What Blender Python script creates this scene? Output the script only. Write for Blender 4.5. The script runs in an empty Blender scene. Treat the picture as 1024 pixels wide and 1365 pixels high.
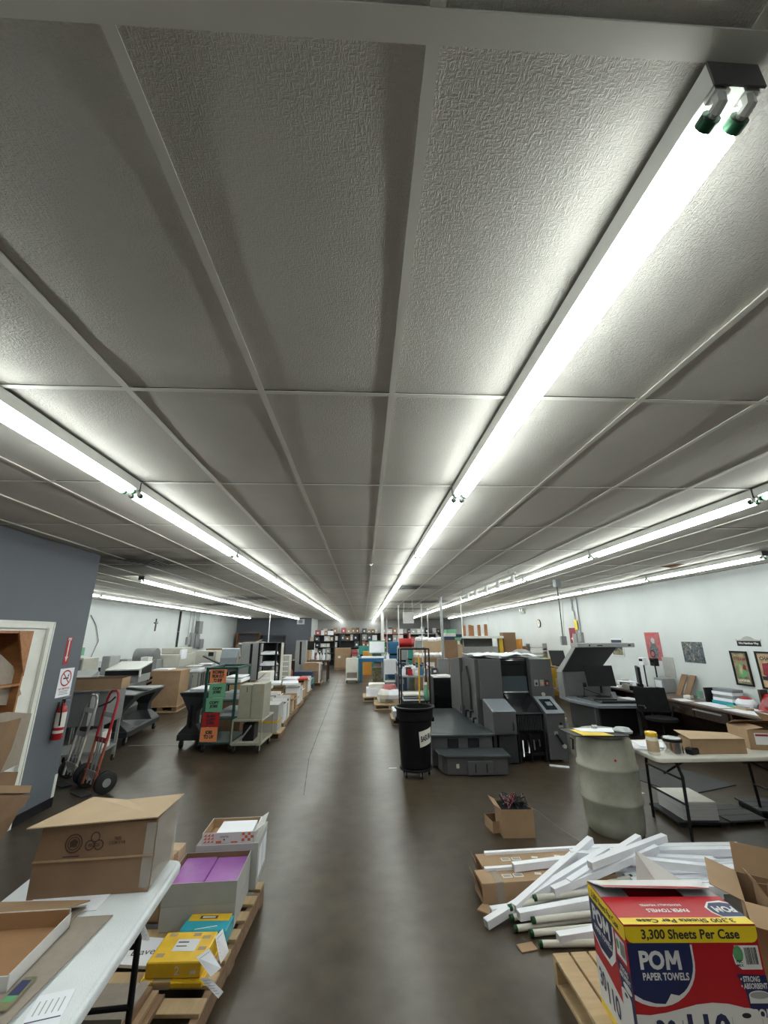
import bpy, bmesh, math, random
from mathutils import Matrix, Vector
random.seed(11)
R = math.radians
S = bpy.context.scene
C = S.collection
# ---------------------------------------------------------------- camera
CAMZ = 1.925
PITCH, YAW, ROLL, FOC = 0.2943566, 0.0503500, -0.0063783, 540.0
fw = Vector((math.sin(YAW)*math.cos(PITCH), math.cos(YAW)*math.cos(PITCH), math.sin(PITCH)))
r0 = Vector((math.cos(YAW), -math.sin(YAW), 0))
u0 = r0.cross(fw)
rt = r0*math.cos(ROLL) + u0*math.sin(ROLL)
up = u0*math.cos(ROLL) - r0*math.sin(ROLL)
cd = bpy.data.cameras.new('camera')
cam = bpy.data.objects.new('camera', cd)
C.objects.link(cam)
cam.matrix_world = Matrix(((rt.x, up.x, -fw.x, 0), (rt.y, up.y, -fw.y, 0), (rt.z, up.z, -fw.z, CAMZ), (0, 0, 0, 1)))
cd.sensor_fit = 'VERTICAL'
cd.sensor_height = 36.0
cd.lens = FOC/1365.0*36.0
cd.clip_start = 0.05
cd.clip_end = 200
S.camera = cam
# ---------------------------------------------------------------- world, exposure
w = bpy.data.worlds.new('world'); S.world = w; w.use_nodes = True
w.node_tree.nodes['Background'].inputs[0].default_value = (0.5, 0.55, 0.6, 1)
w.node_tree.nodes['Background'].inputs[1].default_value = 0.05
S.view_settings.view_transform = 'Standard'
S.view_settings.look = 'None'
S.view_settings.gamma = 1.0
S.view_settings.use_curve_mapping = False
S.view_settings.exposure = 0.38
TUBE_STRENGTH = 15.0
CEIL = 3.015

# measured places: a photograph point read at a known height / depth / wall
def _ray(u, v): return rt*((u-512)/FOC) - up*((v-682.5)/FOC) + fw
def PZ(u, v, z): d = _ray(u, v); return Vector((0, 0, CAMZ)) + d*((z-CAMZ)/d.z)
def PY(u, v, y): d = _ray(u, v); return Vector((0, 0, CAMZ)) + d*(y/d.y)
def PX(u, v, x): d = _ray(u, v); return Vector((0, 0, CAMZ)) + d*(x/d.x)

# ---------------------------------------------------------------- materials
MATS = {}
def mat(name, col, rough=0.6, metal=0.0, var=0.0, vscale=8.0, bump=0.0, bscale=60.0, emit=None, spec=None, stretch=None, col2=None, trans=0.0, alpha=1.0):
    if name in MATS: return MATS[name]
    m = bpy.data.materials.new(name); m.use_nodes = True
    nt = m.node_tree; N = nt.nodes; L = nt.links
    b = N['Principled BSDF']
    c = tuple(col)+(1,)
    b.inputs['Base Color'].default_value = c
    b.inputs['Roughness'].default_value = rough
    b.inputs['Metallic'].default_value = metal
    if spec is not None: b.inputs['Specular IOR Level'].default_value = spec
    if trans: b.inputs['Transmission Weight'].default_value = trans
    if alpha < 1: b.inputs['Alpha'].default_value = alpha
    if emit:
        b.inputs['Emission Color'].default_value = c
        b.inputs['Emission Strength'].default_value = emit
    tc = None
    def coords():
        nonlocal tc
        if tc is None:
            t = N.new('ShaderNodeTexCoord')
            if stretch:
                mp = N.new('ShaderNodeMapping'); mp.inputs['Scale'].default_value = stretch
                L.new(t.outputs['Object'], mp.inputs[0]); tc = mp.outputs[0]
            else: tc = t.outputs['Object']
        return tc
    if var > 0 or col2:
        n = N.new('ShaderNodeTexNoise'); n.inputs['Scale'].default_value = vscale; n.inputs['Detail'].default_value = 6
        L.new(coords(), n.inputs['Vector'])
        rp = N.new('ShaderNodeValToRGB')
        rp.color_ramp.elements[0].position = 0.3; rp.color_ramp.elements[1].position = 0.7
        a = [max(0, x*(1-var)) for x in col]; d = [min(1, x*(1+var)) for x in col]
        if col2: a = col2
        rp.color_ramp.elements[0].color = tuple(a)+(1,); rp.color_ramp.elements[1].color = tuple(d)+(1,)
        L.new(n.outputs['Fac'], rp.inputs[0]); L.new(rp.outputs[0], b.inputs['Base Color'])
    if bump > 0:
        n2 = N.new('ShaderNodeTexNoise'); n2.inputs['Scale'].default_value = bscale; n2.inputs['Detail'].default_value = 3
        L.new(coords(), n2.inputs['Vector'])
        bp = N.new('ShaderNodeBump'); bp.inputs['Strength'].default_value = bump; bp.inputs['Distance'].default_value = 0.01
        L.new(n2.outputs['Fac'], bp.inputs['Height']); L.new(bp.outputs[0], b.inputs['Normal'])
    MATS[name] = m
    return m
M = lambda n: MATS[n]
mat('white_wall', (.61, .645, .645), .55, var=.05, vscale=1.2, bump=.15, bscale=30)
mat('grey_wall', (.125, .14, .165), .6, var=.06, vscale=1.0, bump=.12, bscale=50)
mat('far_wall', (.42, .42, .41), .7, var=.06, vscale=.8)
mat('trim_white', (.78, .79, .74), .4, var=.04)
mat('tee', (.80, .79, .73), .45, var=.06, vscale=3)
mat('void', (.01, .01, .01), .9)
mat('fixture', (.72, .73, .70), .35, var=.04)
mat('fixture_end', (.10, .10, .10), .5)
mat('tube', (.95, 1.0, .97), .3, emit=TUBE_STRENGTH)
mat('green_cap', (.008, .07, .03), .35, metal=.5)
mat('clearish', (.75, .78, .78), .2, alpha=.75)
mat('kraft', (.36, .235, .135), .75, var=.10, vscale=5, bump=.12, bscale=25)
mat('kraft_dark', (.225, .135, .075), .75, var=.12, vscale=5, bump=.15, bscale=25)
mat('kraft_pale', (.50, .37, .235), .75, var=.07, vscale=5, bump=.1, bscale=25)
mat('kraft_inner', (.33, .18, .085), .8, var=.08, vscale=6)
mat('chipboard', (.30, .255, .21), .8, var=.07, vscale=30)
mat('tape', (.40, .27, .16), .15, var=.1, vscale=20)
mat('clear_tape', (.55, .50, .45), .1, alpha=.45)
mat('white_board', (.66, .66, .64), .6, var=.04)
mat('grey_board', (.42, .42, .40), .65, var=.05)
mat('paper', (.86, .88, .94), .55, var=.03, vscale=6)
mat('paper_warm', (.76, .74, .68), .6, var=.05)
mat('paper_edge', (.52, .52, .52), .7, var=.2, vscale=3, stretch=(1, 1, 120))
mat('ink', (.02, .02, .025), .6)
mat('ink_brown', (.06, .03, .02), .7)
mat('plastic_white', (.74, .78, .81), .4, var=.03, bump=.25, bscale=220)
mat('plastic_ivory', (.62, .61, .54), .45, var=.05)
mat('black', (.008, .008, .010), .5, var=.2, spec=.3)
mat('black_gloss', (.008, .009, .011), .12)
mat('black_matte', (.009, .009, .010), .8, var=.3, vscale=12, spec=.2)
mat('bin_black', (.006, .006, .007), .55, var=.3, vscale=8, spec=.2)
mat('press_grey', (.085, .086, .09), .42, var=.07, vscale=4)
mat('press_dark', (.032, .034, .037), .4, var=.1)
mat('press_light', (.20, .225, .25), .35, var=.04)
mat('tread', (.085, .10, .11), .3, metal=.4, var=.15, vscale=6)
mat('steel', (.45, .45, .45), .3, metal=.9, var=.1)
mat('galv', (.36, .38, .39), .4, metal=.6, var=.1)
mat('chrome', (.75, .75, .75), .15, metal=1)
mat('grey_paint', (.20, .21, .215), .5, var=.06)
mat('machine_grey', (.30, .31, .31), .5, var=.05)
mat('machine_beige', (.50, .49, .43), .5, var=.05)
mat('beige_metal', (.36, .355, .28), .4, var=.06)
mat('dark_plastic', (.030, .033, .037), .5, var=.1)
mat('dark_plastic_top', (.17, .18, .19), .5, var=.15, vscale=10)
mat('green_metal', (.012, .065, .05), .4, var=.1)
mat('red_paint', (.38, .02, .03), .35, var=.1)
mat('rust_red', (.32, .08, .045), .5, var=.15)
mat('red', (.42, .012, .015), .35)
mat('orange_sign', (.80, .28, .11), .7)
mat('green_sign', (.15, .42, .25), .7)
mat('blue_paint', (.02, .13, .28), .45, var=.08)
mat('yellow_paint', (.62, .40, .04), .45, var=.08)
mat('amber', (.72, .32, .05), .5, var=.06)
mat('rubber', (.012, .012, .012), .7)
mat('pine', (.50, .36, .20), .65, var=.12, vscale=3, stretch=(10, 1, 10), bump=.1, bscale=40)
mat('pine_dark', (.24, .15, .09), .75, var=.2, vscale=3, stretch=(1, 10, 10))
mat('ply_orange', (.33, .14, .05), .5, var=.2, vscale=3, stretch=(1, 12, 12))
mat('dark_wood', (.05, .03, .022), .45, var=.25, vscale=4, stretch=(1, 8, 8))
mat('brown_top', (.12, .085, .065), .35, var=.15)
mat('barrel', (.45, .45, .38), .5, col2=(.22, .22, .17), vscale=3, bump=.1, bscale=10)
mat('pom_red', (.46, .008, .018), .42)
mat('pom_navy', (.012, .020, .095), .4)
mat('pom_yellow', (.85, .62, .02), .42)
mat('pom_white', (.72, .72, .72), .45)
mat('pom_grey', (.35, .35, .36), .5)
mat('green_ink', (.10, .35, .15), .5)
mat('purple', (.36, .14, .44), .25, var=.12)
mat('ream_yellow', (.80, .50, .03), .25, var=.1, vscale=12)
mat('ream_teal', (.03, .38, .50), .2, var=.08)
mat('ream_red', (.55, .05, .04), .4)
mat('orange_red', (.62, .13, .06), .5)
mat('screen', (.010, .014, .016), .08)
mat('glass_panel', (.05, .07, .08), .08)
mat('teal', (.05, .30, .27), .4)
mat('dark_blue', (.02, .04, .09), .4)
mat('pink_print', (.42, .11, .12), .5, var=.25, vscale=14)
mat('photo_dark', (.10, .12, .13), .35, var=.9, vscale=22)
mat('olive_print', (.22, .20, .11), .4, var=.5, vscale=10)
mat('tan_print', (.46, .34, .20), .45, var=.3, vscale=14)
mat('wine_print', (.24, .015, .035), .4, var=.4, vscale=10)
mat('brass', (.6, .42, .15), .25, metal=1)
mat('soot', (.08, .08, .075), .9, var=.5, vscale=6)
mat('mat_grey', (.035, .037, .038), .6, var=.15)
mat('stain', (.25, .10, .03), .8, var=.3)
mat('wire_mix', (.05, .05, .06), .4)
mat('sheet_cloth', (.78, .80, .82), .7)
mat('grit', (.09, .07, .05), .9, var=.5, vscale=30)

def tile_material():
    m = bpy.data.materials.new('ceiling_tile'); m.use_nodes = True
    nt = m.node_tree; N = nt.nodes; L = nt.links; b = N['Principled BSDF']
    b.inputs['Roughness'].default_value = .85; b.inputs['Specular IOR Level'].default_value = .2
    g = N.new('ShaderNodeNewGeometry')
    n = N.new('ShaderNodeTexNoise'); n.inputs['Scale'].default_value = 1.4; n.inputs['Detail'].default_value = 5
    L.new(g.outputs['Position'], n.inputs['Vector'])
    rp = N.new('ShaderNodeValToRGB'); rp.color_ramp.elements[0].position = .25; rp.color_ramp.elements[1].position = .75
    rp.color_ramp.elements[0].color = (.62, .60, .555, 1); rp.color_ramp.elements[1].color = (.71, .69, .64, 1)
    L.new(n.outputs['Fac'], rp.inputs[0]); last = rp.outputs[0]
    # soot blown onto the tiles round the air vents
    nz = N.new('ShaderNodeTexNoise'); nz.inputs['Scale'].default_value = 2.2; nz.inputs['Detail'].default_value = 6
    L.new(g.outputs['Position'], nz.inputs['Vector'])
    for (vx, vy, rx, ry) in ((-3.35, 6.35, 1.5, 1.0), (-3.6, 12.9, 1.4, 1.1), (1.04, 9.85, 1.0, .8), (2.26, 14.3, 1.8, .9), (1.9, 18.4, 1.9, 1.0), (-5.4, 15.3, 1.1, 1.0)):
        sb = N.new('ShaderNodeVectorMath'); sb.operation = 'SUBTRACT'; sb.inputs[1].default_value = (vx, vy, CEIL)
        ml = N.new('ShaderNodeVectorMath'); ml.operation = 'MULTIPLY'; ml.inputs[1].default_value = (1/rx, 1/ry, 0)
        ln = N.new('ShaderNodeVectorMath'); ln.operation = 'LENGTH'
        L.new(g.outputs['Position'], sb.inputs[0]); L.new(sb.outputs[0], ml.inputs[0]); L.new(ml.outputs[0], ln.inputs[0])
        ad = N.new('ShaderNodeMath'); ad.operation = 'MULTIPLY_ADD'; ad.inputs[1].default_value = 1.6; L.new(nz.outputs['Fac'], ad.inputs[0]); 
        sc = N.new('ShaderNodeMath'); sc.operation = 'SUBTRACT'; sc.inputs[1].default_value = .8; L.new(ln.outputs['Value'], sc.inputs[0]); L.new(sc.outputs[0], ad.inputs[2])
        mr = N.new('ShaderNodeMapRange'); mr.inputs['From Min'].default_value = .25; mr.inputs['From Max'].default_value = 1.0; mr.inputs['To Min'].default_value = .75; mr.inputs['To Max'].default_value = 0
        L.new(ad.outputs[0], mr.inputs['Value'])
        mm = N.new('ShaderNodeMix'); mm.data_type = 'RGBA'; mm.inputs['B'].default_value = (.10, .095, .085, 1)
        L.new(mr.outputs[0], mm.inputs['Factor']); L.new(last, mm.inputs['A']); last = mm.outputs['Result']
    L.new(last, b.inputs['Base Color'])
    hs = []
    for sc in ((260, 80, 20), (80, 260, 20)):
        mp = N.new('ShaderNodeMapping'); mp.inputs['Scale'].default_value = sc
        L.new(g.outputs['Position'], mp.inputs[0])
        t = N.new('ShaderNodeTexNoise'); t.inputs['Scale'].default_value = 1; t.inputs['Detail'].default_value = 1.5
        L.new(mp.outputs[0], t.inputs['Vector']); hs.append(t)
    mx = N.new('ShaderNodeMath'); mx.operation = 'MAXIMUM'
    L.new(hs[0].outputs['Fac'], mx.inputs[0]); L.new(hs[1].outputs['Fac'], mx.inputs[1])
    bp = N.new('ShaderNodeBump'); bp.inputs['Strength'].default_value = .8; bp.inputs['Distance'].default_value = .006
    L.new(mx.outputs[0], bp.inputs['Height']); L.new(bp.outputs[0], b.inputs['Normal'])
    MATS['ceiling_tile'] = m
tile_material()
def floor_material():
    m = bpy.data.materials.new('stained_concrete'); m.use_nodes = True
    nt = m.node_tree; N = nt.nodes; L = nt.links; b = N['Principled BSDF']
    g = N.new('ShaderNodeNewGeometry')
    def noise(sc, det=6, dist=0):
        n = N.new('ShaderNodeTexNoise'); n.inputs['Scale'].default_value = sc; n.inputs['Detail'].default_value = det; n.inputs['Distortion'].default_value = dist
        L.new(g.outputs['Position'], n.inputs['Vector']); return n
    n1 = noise(.45, 3); n2 = noise(6, 5); n3 = noise(1.3, 3)
    rp = N.new('ShaderNodeValToRGB')
    rp.color_ramp.elements[0].position = .15; rp.color_ramp.elements[1].position = .85
    rp.color_ramp.elements[0].color = (.032, .024, .015, 1); rp.color_ramp.elements[1].color = (.092, .068, .044, 1)
    L.new(n1.outputs['Fac'], rp.inputs[0])
    rp2 = N.new('ShaderNodeValToRGB')
    rp2.color_ramp.elements[0].position = .3; rp2.color_ramp.elements[1].position = .75
    rp2.color_ramp.elements[0].color = (.62, .60, .58, 1); rp2.color_ramp.elements[1].color = (1.25, 1.25, 1.25, 1)
    L.new(n2.outputs['Fac'], rp2.inputs[0])
    mx = N.new('ShaderNodeMix'); mx.data_type = 'RGBA'; mx.blend_type = 'MULTIPLY'; mx.inputs['Factor'].default_value = 1
    L.new(rp.outputs[0], mx.inputs['A']); L.new(rp2.outputs[0], mx.inputs['B'])
    L.new(mx.outputs['Result'], b.inputs['Base Color'])
    mr = N.new('ShaderNodeMapRange'); mr.inputs['From Min'].default_value = .05; mr.inputs['From Max'].default_value = .95
    mr.inputs['To Min'].default_value = .24; mr.inputs['To Max'].default_value = .42
    L.new(n3.outputs['Fac'], mr.inputs['Value']); L.new(mr.outputs[0], b.inputs['Roughness'])
    bp = N.new('ShaderNodeBump'); bp.inputs['Strength'].default_value = .06; bp.inputs['Distance'].default_value = .01
    L.new(n2.outputs['Fac'], bp.inputs['Height']); L.new(bp.outputs[0], b.inputs['Normal'])
    MATS['floor'] = m
floor_material()

# ---------------------------------------------------------------- mesh helpers
class MB:
    def __init__(s): s.v = []; s.f = []; s.m = []
    def add(s, vs, fs, mi=0, T=None):
        o = len(s.v)
        s.v += [tuple(T @ Vector(p)) if T is not None else tuple(p) for p in vs]
        s.f += [tuple(i+o for i in f) for f in fs]; s.m += [mi]*len(fs)
        return s
    def box(s, x0, x1, y0, y1, z0, z1, mi=0, T=None):
        vs = [(x0, y0, z0), (x1, y0, z0), (x1, y1, z0), (x0, y1, z0), (x0, y0, z1), (x1, y0, z1), (x1, y1, z1), (x0, y1, z1)]
        return s.add(vs, [(3, 2, 1, 0), (4, 5, 6, 7), (0, 1, 5, 4), (1, 2, 6, 5), (2, 3, 7, 6), (3, 0, 4, 7)], mi, T)
    def loft(s, secs, mi=0, T=None):
        n = len(secs[0]); vs = [p for c in secs for p in c]; fs = []
        for k in range(len(secs)-1):
            for i in range(n):
                j = (i+1) % n
                fs.append((k*n+i, k*n+j, (k+1)*n+j, (k+1)*n+i))
        fs.append(tuple(reversed(range(n)))); fs.append(tuple(range((len(secs)-1)*n, len(secs)*n)))
        return s.add(vs, fs, mi, T)
    def slab(s, pts, t, mi=0, T=None):
        p = [Vector(q) for q in pts]; nrm = (p[1]-p[0]).cross(p[-1]-p[0]).normalized()
        return s.loft([[tuple(q) for q in p], [tuple(q+nrm*t) for q in p]], mi, T)
    def prism(s, poly, a0, a1, axis='x', mi=0, T=None):
        def P(p, a):
            return (a, p[0], p[1]) if axis == 'x' else ((p[0], a, p[1]) if axis == 'y' else (p[0], p[1], a))
        return s.loft([[P(p, a0) for p in poly], [P(p, a1) for p in poly]], mi, T)
    def tube(s, pts, r, n=8, mi=0, T=None, rs=None, cap=True):
        P = [Vector(p) for p in pts]; secs = []
        prev = None
        for i, p in enumerate(P):
            d = (P[min(i+1, len(P)-1)]-P[max(i-1, 0)]).normalized()
            if prev is None:
                a = d.orthogonal().normalized()
            else:
                a = (prev-d*prev.dot(d))
                a = a.normalized() if a.length > 1e-6 else d.orthogonal().normalized()
            prev = a; bb = d.cross(a); rr = rs[i] if rs else r
            secs.append([tuple(p+(a*math.cos(2*math.pi*k/n)+bb*math.sin(2*math.pi*k/n))*rr) for k in range(n)])
        return s.loft(secs, mi, T)
    def lathe(s, prof, n=20, mi=0, T=None):
        secs = [[(r*math.cos(2*math.pi*k/n), r*math.sin(2*math.pi*k/n), z) for k in range(n)] for r, z in prof]
        return s.loft(secs, mi, T)
    def build(s, name, m, parent=None, bev=0, smooth=False, label=None, seg=1):
        me = bpy.data.meshes.new(name); me.from_pydata(s.v, [], s.f)
        ms = m if isinstance(m, (list, tuple)) else [m]
        for q in ms: me.materials.append(MATS[q])
        if len(ms) > 1:
            for i, p in enumerate(me.polygons): p.material_index = s.m[i]
        bm = bmesh.new(); bm.from_mesh(me); bmesh.ops.recalc_face_normals(bm, faces=bm.faces); bm.to_mesh(me); bm.free()
        if smooth:
            for p in me.polygons: p.use_smooth = True
        o = bpy.data.objects.new(name, me); C.objects.link(o)
        if parent is not None: o.parent = parent
        if smooth:
            md = o.modifiers.new('edge', 'EDGE_SPLIT'); md.split_angle = R(40)
        if bev:
            md = o.modifiers.new('bevel', 'BEVEL'); md.width = bev; md.segments = seg; md.limit_method = 'ANGLE'; md.angle_limit = R(35)
        if label: o['label'] = label
        return o
def T(name, label, cat, loc=(0, 0, 0), rz=0, group=None):
    o = bpy.data.objects.new(name, None); C.objects.link(o)
    o.empty_display_size = .05
    o.location = loc; o.rotation_euler = (0, 0, rz); o['label'] = label; o['category'] = cat
    if group: o['group'] = group
    return o
def tag(o, label, cat, group=None, kind=None):
    o['label'] = label; o['category'] = cat
    if group: o['group'] = group
    if kind: o['kind'] = kind
    return o
def struct(o): o['kind'] = 'structure'; return o
def B(name, m, par, x0, x1, y0, y1, z0, z1, bev=0, label=None, seg=1):
    return MB().box(x0, x1, y0, y1, z0, z1).build(name, m, par, bev, label=label, seg=seg)
def dup(root, loc, rz=None, label=None, group=None):
    r = root.copy(); C.objects.link(r); r.location = loc
    if rz is not None: r.rotation_euler = (0, 0, rz)
    if label: r['label'] = label
    if group: r['group'] = group
    for ch in list(root.children):
        c = ch.copy(); C.objects.link(c); c.parent = r
        for g in ch.children:
            d = g.copy(); C.objects.link(d); d.parent = c
    return r
ORD = ['nearest', 'second', 'third', 'fourth', 'fifth', 'sixth', 'seventh', 'eighth', 'ninth', 'tenth', 'eleventh', 'twelfth', 'thirteenth', 'fourteenth', 'fifteenth']
def text(s, w, h, m, par, Mx, name='lettering', bold=.0, ext=.0006, label=None):
    """flat lettering centred at the origin of Mx, scaled to w x h"""
    cu = bpy.data.curves.new(name, 'FONT'); cu.body = s; cu.align_x = 'CENTER'; cu.size = 1; cu.offset = bold; cu.extrude = 0
    cu.resolution_u = 3; cu.space_line = .95
    o = bpy.data.objects.new(name, cu); C.objects.link(o)
    dg = bpy.context.evaluated_depsgraph_get()
    me = bpy.data.meshes.new_from_object(o.evaluated_get(dg))
    bpy.data.objects.remove(o)
    xs = [v.co.x for v in me.vertices]; ys = [v.co.y for v in me.vertices]
    if not xs: return None
    cx, cy = (min(xs)+max(xs))/2, (min(ys)+max(ys))/2
    sx = w/(max(xs)-min(xs)); sy = h/(max(ys)-min(ys))
    for v in me.vertices: v.co = Mx @ Vector(((v.co.x-cx)*sx, (v.co.y-cy)*sy, ext))
    me.materials.clear(); me.materials.append(MATS[m]); me.name = name
    t = bpy.data.objects.new(name, me); C.objects.link(t)
    if par is not None: t.parent = par
    if label: t['label'] = label
    return t
def frame(o, x, y):
    """matrix with origin o, x axis x, y axis y"""
    x = Vector(x).normalized(); y = Vector(y).normalized(); z = x.cross(y)
    return Matrix(((x.x, y.x, z.x, o[0]), (x.y, y.y, z.y, o[1]), (x.z, y.z, z.z, o[2]), (0, 0, 0, 1)))
def flat(pts, m, par, Mx, off=.0004, name='print', label=None):
    me = bpy.data.meshes.new(name)
    me.from_pydata([tuple(Mx @ Vector((p[0], p[1], off))) for p in pts], [], [tuple(range(len(pts)))])
    me.materials.append(MATS[m]); o = bpy.data.objects.new(name, me); C.objects.link(o)
    if par is not None: o.parent = par
    if label: o['label'] = label
    return o
def rect(x0, x1, y0, y1): return [(x0, y0), (x1, y0), (x1, y1), (x0, y1)]
def disc(cx, cy, rx, ry=None, n=24, a0=0, a1=360):
    ry = ry or rx
    return [(cx+rx*math.cos(R(a0+(a1-a0)*k/n)), cy+ry*math.sin(R(a0+(a1-a0)*k/n))) for k in range(n if a1-a0 == 360 else n+1)]

def carton_parts(t, w, d, h, m='kraft', inner='kraft_inner', flaps=None, th=.004, fl=None, tape=False, closed=False):
    """carton with base at z=0 centred; flaps: f b l r -> angle, 0 = closed over the top, 90 = upright, 180 = out flat"""
    if closed:
        MB().box(-w/2, w/2, -d/2, d/2, 0, h).build('body', m, t, .002)
        if tape: MB().box(-w/2-.001, w/2+.001, -.025, .025, h-.0005, h+.001).box(-w/2-.0012, -w/2, -.025, .025, h-.08, h+.001).box(w/2, w/2+.0012, -.025, .025, h-.08, h+.001).build('tape', 'tape', t)
        return
    mb = MB()
    mb.box(-w/2, w/2, -d/2, d/2, 0, th, 0)
    mb.box(-w/2, w/2, -d/2, -d/2+th, th, h, 0).box(-w/2, w/2, d/2-th, d/2, th, h, 0)
    mb.box(-w/2, -w/2+th, -d/2+th, d/2-th, th, h, 0).box(w/2-th, w/2, -d/2+th, d/2-th, th, h, 0)
    e = .0006
    mb.box(-w/2+th, w/2-th, -d/2+th, -d/2+th+e, th, h-.001, 1).box(-w/2+th, w/2-th, d/2-th-e, d/2-th, th, h-.001, 1)
    mb.box(-w/2+th, -w/2+th+e, -d/2+th, d/2-th, th, h-.001, 1).box(w/2-th-e, w/2-th, -d/2+th, d/2-th, th, h-.001, 1).box(-w/2+th, w/2-th, -d/2+th, d/2-th, th, th+e, 1)
    mb.build('body', [m, inner], t)
    if flaps:
        L0 = fl or min(w, d)/2
        for k, ang in flaps.items():
            a = R(ang)
            if k == 'f': hinge, dv, ax, hw = Vector((0, -d/2, h)), Vector((0, 1, 0)), Vector((1, 0, 0)), w/2
            if k == 'b': hinge, dv, ax, hw = Vector((0, d/2, h)), Vector((0, -1, 0)), Vector((1, 0, 0)), w/2
            if k == 'l': hinge, dv, ax, hw = Vector((-w/2, 0, h)), Vector((1, 0, 0)), Vector((0, 1, 0)), d/2
            if k == 'r': hinge, dv, ax, hw = Vector((w/2, 0, h)), Vector((-1, 0, 0)), Vector((0, 1, 0)), d/2
            dirv = dv*math.cos(a) + Vector((0, 0, 1))*math.sin(a)
            p = [hinge-ax*hw, hinge+ax*hw, hinge+ax*(hw-.006)+dirv*L0, hinge-ax*(hw-.006)+dirv*L0]
            nrm = (p[1]-p[0]).cross(p[3]-p[0]).normalized()
            q = [x+nrm*th*.8 for x in p]
            f = MB().slab(p, th*.8)
            f.build('flap', m, t)
def carton(label, loc, rz, w, d, h, name='cardboard_box', cat='box', group=None, **k):
    t = T(name, label, cat, loc, rz, group); carton_parts(t, w, d, h, **k); return t
def caster(par, x, y, r=.05, h=.1, w=.03, name='caster', m='rubber'):
    o = MB().tube([(x-w/2, y, r), (x+w/2, y, r)], r, 14).build(name, m, par, smooth=True)
    MB().box(x-w/2-.006, x-w/2-.001, y-r*.4, y+r*.4, r*.8, h).box(x+w/2+.001, x+w/2+.006, y-r*.4, y+r*.4, r*.8, h).box(x-w/2-.006, x+w/2+.006, y-r*.5, y+r*.5, h-.008, h).build('fork', 'steel', o)
    return o
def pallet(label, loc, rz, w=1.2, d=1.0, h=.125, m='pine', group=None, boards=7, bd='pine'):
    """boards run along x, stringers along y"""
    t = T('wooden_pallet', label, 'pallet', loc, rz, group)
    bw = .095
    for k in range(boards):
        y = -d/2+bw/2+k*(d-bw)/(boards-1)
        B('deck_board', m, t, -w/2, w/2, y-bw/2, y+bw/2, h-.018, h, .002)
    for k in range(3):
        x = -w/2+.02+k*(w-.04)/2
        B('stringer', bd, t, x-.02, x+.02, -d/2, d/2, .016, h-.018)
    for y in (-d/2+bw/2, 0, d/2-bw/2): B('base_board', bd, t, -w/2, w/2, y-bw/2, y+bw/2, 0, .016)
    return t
# ================================================================ ROOM SHELL
WL, WR, YB, YF = -8.3, 6.65, -3.0, 32.0
struct(B('floor', 'floor', None, WL, WR, YB, YF+.1, -.05, 0))
struct(B('wall_right', 'white_wall', None, WR, WR+.15, YB, YF, 0, CEIL))
struct(B('wall_left', 'white_wall', None, WL-.15, WL, 5.9, 28.0, 0, CEIL))
struct(B('wall_back', 'white_wall', None, -3.69, WR+.15, YB-.15, YB, 0, CEIL))
struct(B('wall_far', 'far_wall', None, -3.45, WR+.15, YF, YF+.15, 0, CEIL))
struct(B('wall_far_grey', 'grey_wall', None, WL-.15, -3.45, 28.0, 28.15, 0, CEIL))
struct(B('wall_far_return', 'white_wall', None, -3.6, -3.45, 28.16, YF, 0, CEIL))
struct(B('wall_near_left_return', 'grey_wall', None, WL-.15, -3.69, 5.66, 5.80, 0, CEIL))
struct(B('roof_void', 'void', None, WL-.15, WR+.15, YB-.15, YF+.15, CEIL+.25, CEIL+.3))
# near left wall with its door opening (door 1: Y 4.33..5.18)
DY0, DY1, DZ = 4.22, 5.12, 2.02
o = MB().box(-3.83, -3.69, YB, DY0, 0, CEIL).box(-3.83, -3.69, DY1, 5.66, 0, CEIL).box(-3.83, -3.69, DY0, DY1, DZ, CEIL).build('wall_near_left', 'grey_wall')
struct(o)
o = struct(B('door_1', 'trim_white', None, -3.745, -3.705, DY0+.004, DY1-.004, .006, DZ-.004, .002))
k = MB().tube([(-3.706, DY1-.09, .86), (-3.66, DY1-.09, .86)], .012, 10)
k.lathe([(.0, 0), (.02, .003), (.028, .016), (.026, .032), (.012, .042), (0, .043)], 14, T=Matrix.Translation((-3.68, DY1-.09, .86)) @ Matrix.Rotation(R(90), 4, 'Y'))
k.build('door_handle', 'brass', o, smooth=True)
B('strike_plate', 'brass', o, -3.705, -3.703, DY1-.02, DY1-.008, .82, .92)
tw = .075
o = MB()
for (a, b_, c, d) in ((DY0-tw, DY0, 0, DZ), (DY1, DY1+tw, 0, DZ), (DY0-tw, DY1+tw, DZ, DZ+tw)):
    o.box(-3.69, -3.672, a, b_, c, d)
o.box(-3.672, -3.664, DY0-tw, DY0-tw+.02, 0, DZ+tw).box(-3.672, -3.664, DY1+tw-.02, DY1+tw, 0, DZ+tw).box(-3.672, -3.664, DY0-tw, DY1+tw, DZ+tw-.02, DZ+tw)
o.box(-3.83, -3.685, DY1-.0035, DY1+.001, 0, DZ).box(-3.83, -3.685, DY0-.001, DY0+.0035, 0, DZ).box(-3.83, -3.685, DY0, DY1, DZ-.0035, DZ+.001)
struct(o.build('trim_1', 'trim_white', None))
struct(B('baseboard_near_left', 'black', None, -3.69, -3.68, DY1+tw, 5.80, 0, .10))
struct(B('baseboard_right', 'black', None, WR-.012, WR, YB, 22, 0, .10))
struct(B('baseboard_left', 'black', None, WL, WL+.012, 5.9, 28, 0, .10))
struct(B('baseboard_far_grey', 'black', None, WL, -3.45, 27.988, 28, 0, .10))
struct(B('trim_2', 'trim_white', None, -3.692, -3.684, 5.76, 5.806, .10, .34))
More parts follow.
